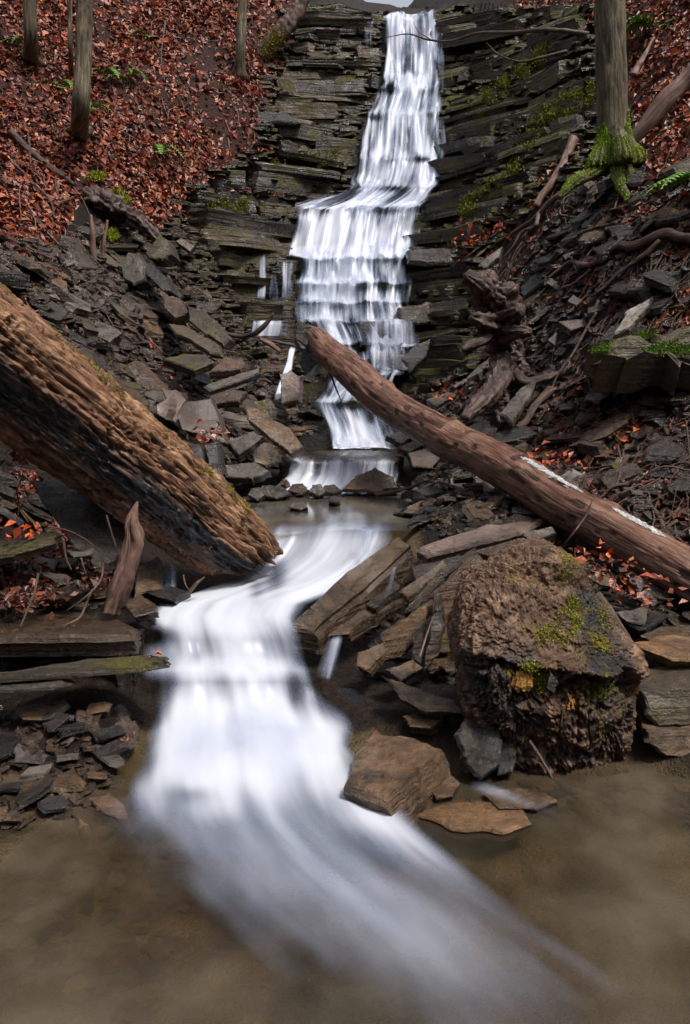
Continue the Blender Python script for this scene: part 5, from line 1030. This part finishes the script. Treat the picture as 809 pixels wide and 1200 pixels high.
groot([(600, 268), (584, 282), (570, 292), (548, 310), (530, 322)], (.018, .006), 'long thin root over the cliff edge beside the root snag')
groot([(645, 470), (632, 482), (622, 494), (614, 508), (604, 514)], (.03, .016), 'reddish crooked root just above the smooth log')
groot([(640, 340), (625, 352), (615, 360), (600, 352), (590, 340)], (.025, .012), 'dark root joining the root snag', mat='snag')
groot([(690, 330), (672, 345), (655, 352), (640, 366)], (.012, .005), 'fine rootlet below the thick winding root')
groot([(720, 275), (690, 282), (670, 290), (650, 300)], (.012, .005), 'fine pale rootlet above the thick winding root')
groot([(740, 106), (764, 62)], (.03, .012), 'bare stick leaning beside the mossy tree', off=.15, mat='shard')
groot([(740, 180), (760, 155), (780, 130), (810, 100), (840, 80)], (.07, .09), 'fallen grey limb lying on the slope behind the mossy tree', off=.08, mat='shard', nl=40)
# branches hanging across the top of the fall
stick('bare_branch', [P(690, 40, 11.2), P(650, 35, 11.3), P(600, 38, 11.6), P(555, 40, 11.9), P(530, 48, 12.1), P(500, 46, 12.3), P(480, 40, 12.4), P(452, 44, 12.5)], [.035, .03, .026, .022, .018, .014, .01, .004], 'twig', None, 'long bare branch reaching across the top of the fall', 'branch', nl=60)
stick('bare_branch', [P(505, 46, 12.2), P(490, 36, 12.25), P(484, 25, 12.3)], [.008, .006, .003], 'twig', None, 'short side twig in front of the fall crest', 'branch')
stick('bare_branch', [P(665, 60, 11.0), P(640, 66, 11.1), P(610, 72, 11.2), P(585, 64, 11.3), P(570, 50, 11.4)], [.025, .022, .016, .01, .005], 'twig', None, 'thinner bare branch below the long bare branch', 'branch')
stick('bare_branch', [P(345, 405, 9.2), P(290, 393, 9.3)], [.02, .012], 'twig', None, 'straight stick lying behind the curved black stick', 'branch')
stick('bare_branch', [P(262, 390, 9.0), P(285, 394, 8.95), P(300, 390, 8.9), P(313, 378, 8.9), P(321, 367, 8.9)], [.02, .03, .032, .026, .012], 'snag', None, 'curved black stick beside the left strand of water', 'branch')
stick('bare_branch', [P(306, 398, 8.85), P(318, 404, 8.75), P(328, 412, 8.65)], [.024, .028, .022], 'shard', None, 'short peeled stick with a broken orange end', 'branch')
stick('bare_branch', [P(385, 432, 7.35), P(392, 450, 7.3), P(400, 470, 7.25)], [.012, .009, .004], 'twig', None, 'thin twig hanging below the smooth log', 'branch')
# tangle on the left slope
for i, q in enumerate(([(14, 160), (40, 185), (65, 205), (88, 222)], [(20, 200), (45, 225), (60, 240), (66, 262)], [(66, 205), (70, 235), (84, 262)], [(88, 238), (72, 245), (60, 262)], [(30, 150), (36, 170), (38, 200)], [(118, 245), (140, 268), (160, 282)], [(195, 30), (190, 70), (194, 100)])):
    groot(q, (.035, .02) if i == 0 else (.012, .006), ('dark dead limb lying across the leafy slope', 'pale looping twig over the leaves', 'thin pale twig crossing the looping twig', 'forked pale twig above the diamond flake', 'bent pale stem rising from the leaves', 'thin twig arching over the olive boulder', 'pale thin stem high on the leafy slope')[i], off=.05 if i else .04, mat='snag' if i == 0 else 'twig')
for a, b, r, lab in (((112, 312), (107, 252), .035, 'broken upright reddish stick on the leafy slope'), ((119, 308), (126, 258), .022, 'second broken stick leaning by the upright reddish stick')):
    p0 = hit(*a); stick('broken_stick', [p0 - np.array((0, 0, .1)), P((a[0] + b[0]) / 2, (a[1] + b[1]) / 2, p0[1] - .02), P(*b, p0[1])], [r, r * .9, r * .5], 'shard', None, lab, 'stick', rough=.4)
p0 = hit(110, 232)
gnarly('root_overhang', [(70, 232, p0[1] + .05), (98, 232, p0[1] - .02), (130, 242, p0[1] - .1), (160, 258, p0[1] - .15), (190, 285, p0[1] - .3)], [.04, .10, .11, .09, .03], 'snag', None, 140, 40, .6, 83)  # stands for a dark overhang of root mass with a black hollow
bpy.context.scene.collection.objects[-1]['label'] = 'dark overhanging root mass topped with moss on the leafy slope'; bpy.context.scene.collection.objects[-1]['category'] = 'stump'
for poly, lab in (([(100, 222), (112, 214), (126, 216), (122, 224)], 'yellow-green moss cap on the dark root mass'), ([(132, 235), (142, 234), (155, 246), (148, 250)], 'streak of moss beside the dark root mass'), ([(124, 284), (138, 280), (142, 290), (132, 296)], 'small moss clump above the olive boulder')):
    moss_thing(poly, 1600, .02, lab, ((.09, .11, .01), (.38, .42, .03)), lo=5, lift=.12)

# splintered wood and twigs beside the ledge
sh = link('wood_shard', None, None, label='splintered upright shard of wood on the broad ledge', cat='wood')
gnarly('wood_piece', [(131, 718, 3.55), (140, 690, 3.56), (152, 655, 3.58), (158, 632, 3.6), (155, 612, 3.6), (161, 588, 3.62)], [.034, .04, .04, .038, .028, .004], 'shard', sh, 90, 26, .45, 85)
gnarly('splinter', [(126, 712, 3.53), (136, 680, 3.53), (148, 650, 3.55), (151, 610, 3.58)], [.012, .018, .014, .003], 'shard', sh, 50, 12, .4, 87)
tw = [([(57, 617, 3.7), (80, 622, 3.68), (100, 632, 3.64), (118, 645, 3.6)], .008), ([(125, 604, 3.7), (131, 625, 3.66), (137, 645, 3.62), (138, 660, 3.6)], .009), ([(74, 632, 3.6), (78, 655, 3.58), (84, 668, 3.55)], .012), ([(95, 654, 3.6), (100, 670, 3.56)], .010),
      ([(121, 660, 3.6), (118, 680, 3.5), (100, 700, 3.4), (78, 716, 3.35)], .009), ([(110, 688, 3.5), (102, 705, 3.42), (95, 722, 3.36), (60, 738, 3.28)], .010), ([(45, 672, 3.5), (40, 695, 3.42), (30, 720, 3.36), (24, 735, 3.3)], .010), ([(14, 555, 3.85), (30, 560, 3.82), (45, 575, 3.8)], .007),
      ([(20, 575, 3.8), (22, 600, 3.76), (20, 610, 3.74)], .007), ([(222, 694, 4.0), (230, 684, 4.02), (240, 676, 4.05)], .018), ([(215, 674, 4.1), (218, 686, 4.05), (222, 692, 4.02)], .01), ([(14, 700, 3.5), (40, 690, 3.5), (48, 670, 3.5)], .008), ([(178, 735, 3.58), (184, 731, 3.58)], .006), ([(26, 560, 3.82), (14, 590, 3.78)], .006)]
tl_ = ['black twig lying across the large grey slab', 'knobbly twig standing beside the splintered shard', 'pale stub of twig on the dark flakes', 'short pale twig by the thin pale flake', 'forked reddish twig draped onto the broad ledge', 'crooked twig bent over the broad ledge', 'dark stem hooked over the broad ledge end', 'pale twig poking out below the rotten log', 'thin stem under the rotten log', 'mossy stick end by the small side trickle', 'pale peg of wood by the small side trickle', 'reddish stem among dead leaves on the ledge', 'tiny black twig on the white water edge', 'fine twig crossing under the rotten log']
for (q, r), lab in zip(tw, tl_):
    stick('twig', [P(*p) for p in q], [r * .6] + [r * .5] * (len(q) - 2) + [r * .2], 'twig' if r < .0095 else 'root', None, lab, 'twig', seed=len(lab))
for q, r, lab in (([(635, 648, 4.1), (660, 655, 4.0), (690, 668, 3.95)], .009, 'pale stick over the top of the rotten stump'), ([(700, 697, 3.5), (718, 722, 3.4), (738, 750, 3.3)], .022, 'dark reddish stick leaning on the rotten stump'), ([(621, 868, 2.72), (635, 890, 2.66), (648, 912, 2.6)], .006, 'grey sliver leaning at the foot of the rotten stump'),
                  ([(492, 770, 3.42), (500, 745, 3.5), (508, 722, 3.56)], .005, 'pale twig upright between the leaning slabs'), ([(440, 580, 6.3), (470, 574, 6.2), (510, 560, 6.0)], .014, 'long stick lying over the stream gravel'), ([(660, 830, 2.74), (658, 850, 2.72)], .003, 'tiny needle stuck on the stump')):
    stick('twig', [P(*p) for p in q], [r, r * .9, r * .5][:len(q)], 'shard' if 'pale' in lab else 'root', None, lab, 'twig', seed=len(lab))

# ------------------------------------------------------------------ ferns and small plants
def fern(base, n, L, label, rng, up=.5, dirs=None, name='fern'):
    root = link(name, None, None, label=label, cat='plant'); root.location = base
    for k in range(n):
        a = rng.uniform(0, 6.28) if dirs is None else dirs[k]; l = L * rng.uniform(.75, 1.1); m = 15; parts = []
        d = np.array((math.cos(a), math.sin(a), 0)); sd_ = np.array((-math.sin(a), math.cos(a), 0))
        sp = [d * l * s + np.array((0, 0, 1)) * (up * l * s - l * (up + .25) * s * s) for s in np.linspace(0, 1, m)]
        v, f = tube(sp, [.003] * m, m, 4, 0); parts.append((v, f))
        for i in range(2, m):
            w = l * .26 * math.sin(math.pi * min(1, (i / m) * .9 + .12)) ** .8 * (1.05 - i / m * .6); th = l / m * .42
            for sg in (-1, 1):
                t_ = sp[i] - sp[i - 1]; t_ /= np.linalg.norm(t_); e = sp[i] + sd_ * sg * w + t_ * w * .35 - np.array((0, 0, w * .25)); md = (sp[i] + e) / 2 + np.array((0, 0, w * .08))
                parts.append((np.array([sp[i] - t_ * th * .6, md - t_ * th, e, md + t_ * th, sp[i] + t_ * th * .6]), [np.array([[0, 1, 3, 4]]), np.array([[1, 2, 3]])]))
        v, f = join(parts); link('frond', mesh_np('frond', v, f), M['fern'], root)
    return root
rf = random.Random(4)
fern(P(818, 212, 6.9), 7, .62, 'green fern drooping over the bank beside the mossy tree', rf, .45, [2.9, 3.4, 3.8, 4.3, 4.8, 2.3, 5.4])
for a, b, n, L, lab in ((186, 186, 5, .3, 'small fern in the middle of the leafy slope'), (126, 98, 5, .3, 'small fern beside the slim tree trunk'), (76, 112, 5, .32, 'small fern behind the slim tree trunk'), (176, 50, 4, .3, 'small fern high on the leafy slope'), (30, 62, 4, .3, 'small fern at the foot of the dark trunk'), (110, 135, 4, .22, 'tiny fern at the base of the slim tree trunk'), (152, 94, 4, .22, 'tiny fern between leaves up the slope'),
                        (376, 18, 4, .3, 'small green plant on the cliff top'), (770, 40, 6, .45, 'leafy green sprig high behind the mossy tree'), (560, 58, 4, .25, 'small green tuft under the long bare branch')):
    fern(hit(a, b, 5) + np.array((0, -.05, .05)), n + 2, L * 1.35, lab, rf, .9)

# ------------------------------------------------------------------ loose shale: individual slabs, then the small pieces
SCREE = [('left', [(-60, 280), (60, 285), (140, 250), (200, 300), (262, 372), (305, 410), (350, 430), (345, 520), (300, 560), (255, 590), (180, 520), (90, 430), (-60, 330)], 150, 4.6, 9.8),
         ('right', [(470, 450), (520, 430), (560, 330), (600, 270), (660, 215), (700, 205), (900, 200), (900, 650), (760, 650), (690, 575), (600, 530), (520, 500)], 150, 4.3, 9.2),
         ('gravel', [(455, 560), (530, 540), (600, 560), (660, 600), (640, 625), (540, 640), (490, 622), (470, 596)], 48, 4.5, 6.9),
         ('ledge', [(-60, 830), (130, 835), (150, 900), (130, 950), (-60, 985)], 26, 2.4, 3.3),
         ('pile', [(440, 650), (560, 640), (640, 640), (780, 690), (800, 740), (740, 740), (690, 690), (560, 690), (550, 800), (450, 800), (430, 740)], 60, 3.3, 4.6),
         ('underlog', [(-60, 540), (60, 560), (150, 640), (180, 700), (140, 712), (-60, 725)], 40, 3.4, 4.9),
         ('fallside', [(290, 400), (340, 395), (375, 420), (370, 510), (320, 510), (300, 450)], 26, 7.5, 9.8)]
BAND = {'left': 'in the leafy-side scree', 'right': 'in the rooty bank', 'gravel': 'on stream gravel', 'ledge': 'in the ledge undercut', 'pile': 'in the slab pile', 'fallside': 'beside the side strands', 'underlog': 'under the rotten log'}
KINDN = {'left': 'shale_slab', 'right': 'shale_slab', 'gravel': 'stream_stone', 'ledge': 'shale_flake', 'pile': 'shale_flake', 'fallside': 'shale_flake', 'underlog': 'shale_flake'}
LM = [(n_, P(*q)) for n_, q in (('broad mauve plate', (235, 490, 6.7)), ('long pale brown block', (320, 502, 6.9)), ('long mossy slab', (228, 395, 7.9)), ('pyramid-shaped boulder', (188, 290, 8.95)), ('olive rounded boulder', (157, 313, 8.6)), ('pale tan flake', (97, 338, 8.1)), ('big dark slab', (243, 380, 8.1)), ('buckled sheet', (272, 445, 7.4)), ('jutting grey slab', (118, 386, 7.4)), ('diamond flake', (65, 275, 8.3)),
      ('root snag', (590, 400, 6.9)), ('thick winding root', (730, 305, 7.0)), ('pale grey plate', (740, 370, 6.1)), ('mossy ledge', (760, 405, 5.7)), ('mossy tree', (720, 196, 8.2)), ('smooth log', (560, 530, 5.5)), ('crust strip', (640, 560, 4.8)), ('orange leaves', (575, 290, 8.5)), ('reddish stone', (497, 537, 6.9)), ('round-shouldered stone', (670, 562, 5.4)),
      ('long leaning slab', (410, 690, 4.1)), ('tall dark slab', (535, 710, 3.75)), ('rotten stump', (640, 700, 3.0)), ('long thin pale slab', (560, 625, 4.6)), ('grey sliver', (755, 690, 3.8)), ('tan slab', (790, 755, 3.3)), ('brick-like stone', (78, 890, 2.8)), ('brown fin', (105, 990, 2.4)), ('upright flakes', (135, 870, 3.0)), ('upright brown slab', (340, 455, 8.4)), ('curved black stick', (300, 390, 8.9)), ('large grey slab', (100, 615, 4.0)), ('wedge slab', (75, 690, 3.7)))]
COLN = {'rock': 'dark grey', 'rock_black': 'black wet', 'rock_grey': 'pale grey', 'rock_brown': 'brown', 'rock_moss': 'moss-tinged'}
def normal_at(x, y, e=.06):
    gx_, gy_ = (hbase(x + e, y) - hbase(x - e, y)) / (2 * e), (hbase(x, y + e) - hbase(x, y - e)) / (2 * e)
    n = np.array((-gx_, -gy_, np.ones_like(gx_))); return n / np.linalg.norm(n, axis=0)
rs = random.Random(77); nsr = np.random.default_rng(12)
def orient(nv, spin, tilt):
    zax = Vector(nv) * .75 + Vector((0, 0, .45)) + Vector((rs.gauss(0, tilt), rs.gauss(0, tilt), 0)); zax.normalize()
    x = Vector((math.cos(spin), math.sin(spin), 0)); x = (x - zax * x.dot(zax)).normalized(); y = zax.cross(x)
    return Matrix((x, y, zax)).transposed()
for key, poly, cnt, lo, hi in SCREE:
    n = cnt * 60; X = nsr.uniform(-4.5, 5, n * 4); Y = nsr.uniform(lo, hi, n * 4); Z = h(X, Y); px, py = proj(np.stack([X, Y, Z], -1)); k = np.where(inpoly(px, py, poly))[0]
    if len(k) == 0: continue
    big = k[:cnt]; small = k[cnt:cnt + cnt * (14 if key == 'right' else 26)]; parts, tint = [], []; cap = {'left': 105, 'right': 82}.get(key, 999)
    for bi, i in enumerate(big):
        s = {'left': rs.choice([.2, .28, .36, .5]), 'right': rs.choice([.14, .2, .28, .4]), 'gravel': rs.uniform(.1, .26), 'underlog': rs.uniform(.1, .25), 'ledge': rs.uniform(.06, .16), 'pile': rs.uniform(.1, .26), 'fallside': rs.uniform(.2, .4)}[key]
        nv = normal_at(X[i], Y[i]); m = orient(nv, rs.choice([0, math.pi]) + rs.gauss(-.25 if key == 'left' else .25, .55), .28).to_4x4() @ Matrix.Diagonal((s, s * rs.uniform(.7, 1.1), s * rs.uniform(.5, 1.0), 1))
        mt = rs.choice(['rock', 'rock', 'rock', 'rock', 'rock_black', 'rock_grey', 'rock_brown', 'rock_brown', 'rock_moss'] if key in ('left', 'fallside') else ['rock', 'rock', 'rock_black', 'rock_black', 'rock_black', 'rock_brown', 'rock_brown', 'rock_grey'] if key != 'gravel' else ['rock', 'rock_grey', 'rock_brown', 'rock_black'])
        pi = rs.randrange(len(PME))
        if bi >= cap:
            mm = np.array(Matrix.Translation((X[i], Y[i] - .02, Z[i] + .03 + s * .04)) @ m); v = PROT[pi][0] @ mm[:3, :3].T + mm[:3, 3]; parts.append((v, PROT[pi][1])); tint.append(np.full(len(v), rs.random())); continue
        kk = ('slab', pi, mt)
        if kk not in M: M[kk] = PME[pi].copy(); M[kk].materials.append(M[mt])
        pos_ = np.array((X[i], Y[i], Z[i])); nm_ = min(LM, key=lambda q_: np.linalg.norm(q_[1] - pos_))[0]
        sz_ = 'large' if s > (.34 if key in ('left', 'right', 'fallside') else .19) else 'small' if s < (.22 if key in ('left', 'right', 'fallside') else .12) else 'medium'
        o = link(KINDN[key], M[kk], None, None, f'{sz_} {COLN[mt]} {KINDN[key].replace("_", " ")} near the {nm_}, {BAND[key]}', 'rock', 'loose stones ' + BAND[key]); o.matrix_world = Matrix.Translation((X[i], Y[i] - .02, Z[i] + .03 + s * .04)) @ m
    for i in small:
        s = rs.uniform(.03, .12) * (1.5 if key in ('left', 'right') else .7); v, f = PROT[rs.randrange(len(PROT))]
        nv = normal_at(X[i], Y[i]); m = np.array(orient(nv, rs.uniform(0, 6.28), .45)); v = (v * np.array([s, s, s * rs.uniform(.6, 1.2)])) @ m.T + np.array((X[i], Y[i], Z[i] + s * .12))
        parts.append((v, f)); tint.append(np.full(len(v), rs.random()))
    v, f = join(parts); me = mesh_np('loose_shale', v, f); attr(me, 'tint', np.concatenate(tint)); link('loose_shale', me, M['rock_attr'], None, {'left': 'small broken shale strewn over the left scree', 'right': 'small broken shale over the dark rooty bank', 'gravel': 'fine gravel beside the shelf water', 'ledge': 'shale chips in the undercut', 'pile': 'shale chips among the leaning slabs', 'fallside': 'wet shale chips beside the fall', 'underlog': 'broken shale in the hollow under the rotten log'}[key], kind='stuff')
def rubble(poly, n, lo, hi, mat, label, smin=.08, smax=.3):
    X = nsr.uniform(-4.5, 5, n * 12); Y = nsr.uniform(lo, hi, n * 12); Z = h(X, Y); px, py = proj(np.stack([X, Y, Z], -1)); k = np.where(inpoly(px, py, poly))[0][:n]; parts, tint = [], []
    for i in k:
        v, f = PROT[rs.randrange(len(PROT))]; s = rs.uniform(smin, smax); a = rs.gauss(0, .25); ca, sa = math.cos(a), math.sin(a); v = v * np.array([s, s, s * .8])
        v = np.stack([v[:, 0] * ca - v[:, 1] * sa + X[i], v[:, 0] * sa + v[:, 1] * ca + Y[i], v[:, 2] + v[:, 0] * rs.gauss(0, .08) + Z[i] + rs.uniform(0, .04)], 1); parts.append((v, f)); tint.append(np.full(len(v), rs.random()))
    v, f = join(parts); me = mesh_np('cliff_rubble', v, f); attr(me, 'tint', np.concatenate(tint)); link('cliff_rubble', me, M[mat], None, label, kind='stuff')
rubble([(335, 10), (450, 10), (445, 100), (425, 140), (405, 225), (340, 240), (340, 420), (280, 400), (200, 300), (190, 240), (300, 170), (310, 100)], 1500, 8, 15, 'cliff_attr', 'broken shale lying on the ledges of the leafy-side cliff')
rubble([(505, 10), (700, 10), (700, 200), (640, 230), (575, 300), (590, 330), (560, 440), (480, 490), (470, 300), (500, 230)], 1700, 7, 15, 'cliff_mossy_attr', 'broken shale lying on the ledges of the mossy cliff')
rubble([(170, 280), (215, 240), (300, 400), (340, 420), (340, 470), (260, 420)], 500, 7, 11.5, 'cliff_attr', 'shale fragments between the scree and the cliff')
for xa, xb, lab in ((1.55, 5.5, 'broken shale on the near bank below the fallen log end'), (-5.5, -1.45, 'broken shale on the near bank below the rotten log')):
    n = 1500; X = nsr.uniform(xa, xb, n); Y = nsr.uniform(-.5, 4.4, n); Z = h(X, Y); px, py = proj(np.stack([X, Y, Z], -1)); parts, tint = [], []
    for i in range(n):
        if (Y[i] > .8 and -15 < px[i] < 824) or Z[i] < .02: continue
        s = rs.uniform(.05, .26); v, f = PROT[rs.randrange(len(PROT))]; m = np.array(orient(normal_at(X[i], Y[i]), rs.uniform(0, 6.28), .3)); v = (v * s) @ m.T + np.array((X[i], Y[i], Z[i] + s * .06)); parts.append((v, f)); tint.append(np.full(len(v), rs.random()))
    v, f = join(parts); me = mesh_np('loose_shale', v, f); attr(me, 'tint', np.concatenate(tint)); link('loose_shale', me, M['rock_attr'], None, lab, kind='stuff')
# pebbles on the shallow pool bed
n = 4200; X = nsr.uniform(-1.8, 2.2, n); Y = nsr.uniform(.9, 2.75, n); Z = h(X, Y); parts, tint = [], []
for i in range(n):
    if Z[i] > .06 or (Z[i] < -.07 and X[i] > -.5): continue
    s = rs.uniform(.025, .085); v, f = PROT[rs.randrange(len(PROT))]; a = rs.uniform(0, 6.28); ca, sa = math.cos(a), math.sin(a)
    v = v * s; v = np.stack([v[:, 0] * ca - v[:, 1] * sa + X[i], v[:, 0] * sa + v[:, 1] * ca + Y[i], np.minimum(v[:, 2] * .8 + Z[i] + s * .05, -.004 - rs.random() * .02 + v[:, 2] * .12)], 1); parts.append((v, f)); tint.append(np.full(len(v), rs.random()))
v, f = join(parts); me = mesh_np('pebbles', v, f); attr(me, 'tint', np.concatenate(tint))
M['pebble'] = rock_mat('pool_pebble', (.034, .023, .012), (.10, .073, .04), (.105, .066, .03), 0, (.3, .6), .3, use_attr=True)
link('pebbles', me, M['pebble'], None, 'brown flat pebbles on the bed of the pool', kind='stuff')

# ------------------------------------------------------------------ fallen leaves
def leaves(name, X, Y, Z, size, pal, wts, label, tilt=.5, lift=.02, rng=NR):
    n = len(X); nv = normal_at(X, Y).T + rng.normal(0, tilt, (n, 3)); nv /= np.linalg.norm(nv, axis=1)[:, None]
    t = np.cross(nv, rng.normal(0, 1, (n, 3))); t /= np.linalg.norm(t, axis=1)[:, None]; b = np.cross(nv, t)
    s = (size * rng.choice([.45, .7, .9, 1.1, 1.5], n, p=[.25, .25, .25, .17, .08]) * rng.uniform(.8, 1.2, n))[:, None]; c = np.stack([X, Y, Z + lift * rng.uniform(.2, 1.6, n)], 1); cu = rng.uniform(-.2, .55, n)[:, None]
    V = np.stack([c - t * s * .55, c - t * s * .1 + b * s * .36 + nv * s * cu, c + t * s * .6 + nv * s * cu * .5, c - t * s * .1 - b * s * .36 + nv * s * cu], 1).reshape(-1, 3)
    i = np.arange(n) * 4; F = np.concatenate([np.stack([i, i + 2, i + 1], 1), np.stack([i, i + 3, i + 2], 1)])
    me = mesh_np(name, V, [F]); pal = np.array(pal); k = rng.choice(len(pal), n, p=np.array(wts) / sum(wts)); col = pal[k] * rng.uniform(.6, 1.7, n)[:, None]
    attrc(me, 'col', np.repeat(col, 4, 0)); return link(name, me, M['leaf'], None, label, kind='stuff')
PAL = [(.17, .036, .020), (.27, .062, .030), (.36, .10, .045), (.085, .022, .014), (.42, .22, .15), (.40, .13, .03), (.05, .02, .015)]
WT = [5, 5, 3, 4, 1.1, .8, 2]
def scatter(polys, n, box, keep=None):
    X = nsr.uniform(box[0], box[1], n); Y = nsr.uniform(box[2], box[3], n); Z = h(X, Y); px, py = proj(np.stack([X, Y, Z], -1)); k = np.zeros(n, bool)
    for q in polys: k |= inpoly(px, py, q)
    if keep is not None: k &= keep(X, Y, px, py)
    return X[k], Y[k], Z[k]
bare = lambda X, Y, px, py: ~(((fbm(np.stack([X, Y, X * 0], -1) * 1.4, 3, 55) > .27) & (nsr.random(len(X)) > .25)) | (inpoly(px, py, [(200, 40), (262, 45), (275, 85), (230, 85)]) & (nsr.random(len(X)) > .25)))
leaves('leaf_litter', *scatter([LEAF_L], 190000, (-7.5, .3, 5, 16), bare), .075, PAL, WT, 'red-brown fallen leaves carpeting the left slope')
leaves('leaf_litter', *scatter([CLIFF_R, [(200, 240), (300, 170), (340, 180), (330, 240), (240, 310)]], 26000, (-3, 5, 7.5, 14), lambda X, Y, px, py: (fbm(np.stack([X, Y, X * 0], -1) * 1.3, 3, 13) > .12)), .065, PAL, WT, 'fallen leaves resting on the cliff ledges')
leaves('leaf_litter', *scatter(LEAF_R, 70000, (.6, 6.5, 4.6, 14.5)), .07, PAL, [4, 4, 4, 3, 1.3, 2.5, 2], 'fallen leaves caught on the right bank')
leaves('leaf_litter', *scatter([[(-60, 540), (60, 560), (150, 640), (140, 700), (-60, 720)]], 9000, (-2.6, -.6, 3.4, 4.9)), .04, PAL[:4] + PAL[6:], [3, 2, 1, 4, 4], 'dark wet leaves in the hollow under the rotten log')
leaves('leaf_litter', *scatter([s[1] for s in SCREE[:2]], 14000, (-5, 5, 4.6, 9.5), lambda X, Y, px, py: fbm(np.stack([X, Y, X * 0], -1) * 2.2, 2, 66) > .02), .065, PAL, WT, 'scattered fallen leaves among the loose shale')
RB = [(560, 300), (640, 220), (700, 205), (900, 200), (900, 650), (760, 650), (690, 575), (600, 520), (560, 440)]
leaves('leaf_litter', *scatter([RB], 16000, (.8, 5, 4.3, 9.5), lambda X, Y, px, py: fbm(np.stack([X, Y, X * 0], -1) * 1.7, 3, 31) > -.05), .06, PAL, [4, 3, 2, 6, .6, .5, 6], 'dark fallen leaves pressed into the rooty bank')
parts = []
for i_ in range(230):
    a_, b_ = nsr.uniform(590, 830), nsr.uniform(215, 640)
    if not inpoly(np.array([a_]), np.array([b_]), RB)[0]: continue
    p_ = hit(a_, b_, 4.2); q_ = [p_ + np.array((0, -.03, .05))]; d_ = np.array((nsr.normal(-.6, .5), nsr.normal(-.3, .4))); L_ = nsr.uniform(.06, .16)
    for k_ in range(5):
        d_ = d_ + nsr.normal(0, .35, 2); n_ = q_[-1][:2] + d_ / np.linalg.norm(d_) * L_; q_.append(np.array((n_[0], n_[1], float(h(n_[0], n_[1])) + nsr.uniform(.02, .09))))
    r_ = nsr.choice([.004, .006, .010, .016], p=[.4, .35, .18, .07]); parts.append(tube(q_, np.linspace(r_, r_ * .4, 6), 22, 5, .25, i_))
v, f = join(parts); me = mesh_np('rootlets', v, f, True); attrv(me, 'fib', v); attr(me, 'cav', v[:, 0] * 0); link('rootlets', me, M['root'], None, 'tangle of fine rootlets hanging from the rooty bank', kind='stuff')
parts = []
for i_ in range(260):
    a_, b_ = nsr.uniform(-20, 330), nsr.uniform(16, 420)
    if not (inpoly(np.array([a_]), np.array([b_]), LEAF_L)[0] or inpoly(np.array([a_]), np.array([b_]), SCREE[0][1])[0]): continue
    p_ = hit(a_, b_, 4.6); t_ = nsr.uniform(0, 6.28); L_ = nsr.uniform(.1, .35); e_ = p_ + np.array((math.cos(t_) * L_, math.sin(t_) * L_, 0)); e_[2] = float(h(e_[0], e_[1])); m_ = (p_ + e_) / 2 + nsr.normal(0, .03, 3)
    r_ = nsr.uniform(.003, .010); parts.append(tube([p_ + np.array((0, 0, .05)), m_ + np.array((0, 0, .06)), e_ + np.array((0, 0, .05))], [r_, r_ * .8, r_ * .4], 10, 5, .2, i_))
v, f = join(parts); me = mesh_np('twig_litter', v, f, True); attrv(me, 'fib', v); attr(me, 'cav', v[:, 0] * 0); link('twig_litter', me, M['shard'], None, 'small dead twigs strewn over the leaves and scree', kind='stuff')
X = np.concatenate([nsr.uniform(1.7, 5.5, 9000), nsr.uniform(-5.5, -1.6, 9000)]); Y = nsr.uniform(-.5, 4.6, 18000); Z = h(X, Y); px, py = proj(np.stack([X, Y, Z], -1)); k_ = ~((Y > .8) & (px > -10) & (px < 820)) & (Z > .05) & (fbm(np.stack([X, Y, X * 0], -1) * 1.5, 3, 77) > -.1)
leaves('leaf_litter', X[k_], Y[k_], Z[k_], .06, PAL, WT, 'fallen leaves on the near banks beside the pool')
def clump(a, b, r, n, label, pal=PAL, wt=WT, Y=None, size=.05):
    c = P(a, b, Y) if Y else hit(a, b, 2.3); d = nsr.normal(0, r, (n, 3)); d[:, 2] = np.abs(d[:, 2]) * .5
    leaves('leaf_clump', c[0] + d[:, 0], c[1] + d[:, 1], c[2] + d[:, 2], size, pal, wt, label, .8)
DK = [(.09, .025, .016), (.05, .018, .012), (.16, .045, .025), (.26, .13, .09)]
OR = [(.62, .13, .02), (.5, .08, .02), (.3, .05, .02)]
clump(30, 634, .05, 26, 'orange wet leaves on the olive slab', OR, [1, 2, 2], 3.72, .035)
clump(35, 712, .09, 170, 'dark red dead leaves at the end of the broad ledge', DK, [2, 3, 2, 1], 3.55, .035)
clump(112, 692, .07, 120, 'dead leaves packed behind the splintered shard', DK, [2, 3, 2, 1], 3.64, .032)
clump(40, 545, .10, 70, 'dead leaves in the gap below the rotten log', PAL, WT, 3.95)
clump(255, 518, .10, 60, 'red leaves wedged beside the dark block', PAL, WT, 6.3)
clump(675, 675, .13, 170, 'brown leaves and twigs under the fallen log', PAL, WT, 3.95, .04)
clump(740, 700, .10, 90, 'dead leaves beside the grey sliver', PAL, WT, 3.7, .04)
clump(715, 652, .012, 4, 'single bright orange leaf under the fallen log', OR, [1, 0, 0], 4.0, .04)
clump(536, 470, .14, 60, 'orange leaves behind the smooth log', OR + PAL[:3], [1, 1, 2, 2, 2, 1], 6.9)
clump(650, 548, .12, 60, 'orange leaves on the bank just behind the smooth log', OR + PAL[:3], [1, 2, 2, 2, 2, 1], 5.5)
clump(575, 290, .25, 150, 'orange leaves gathered at the cliff edge beside the root snag', OR + PAL[:3], [2, 2, 2, 2, 2, 1], None, .08)
clump(190, 775, .012, 3, 'orange leaf at the tip of the thin mossy slab', OR, [1, 0, 0], 3.03, .03)
clump(128, 880, .05, 50, 'wet red leaves pressed among the upright flakes', DK, [2, 2, 2, 1], 2.92, .022)
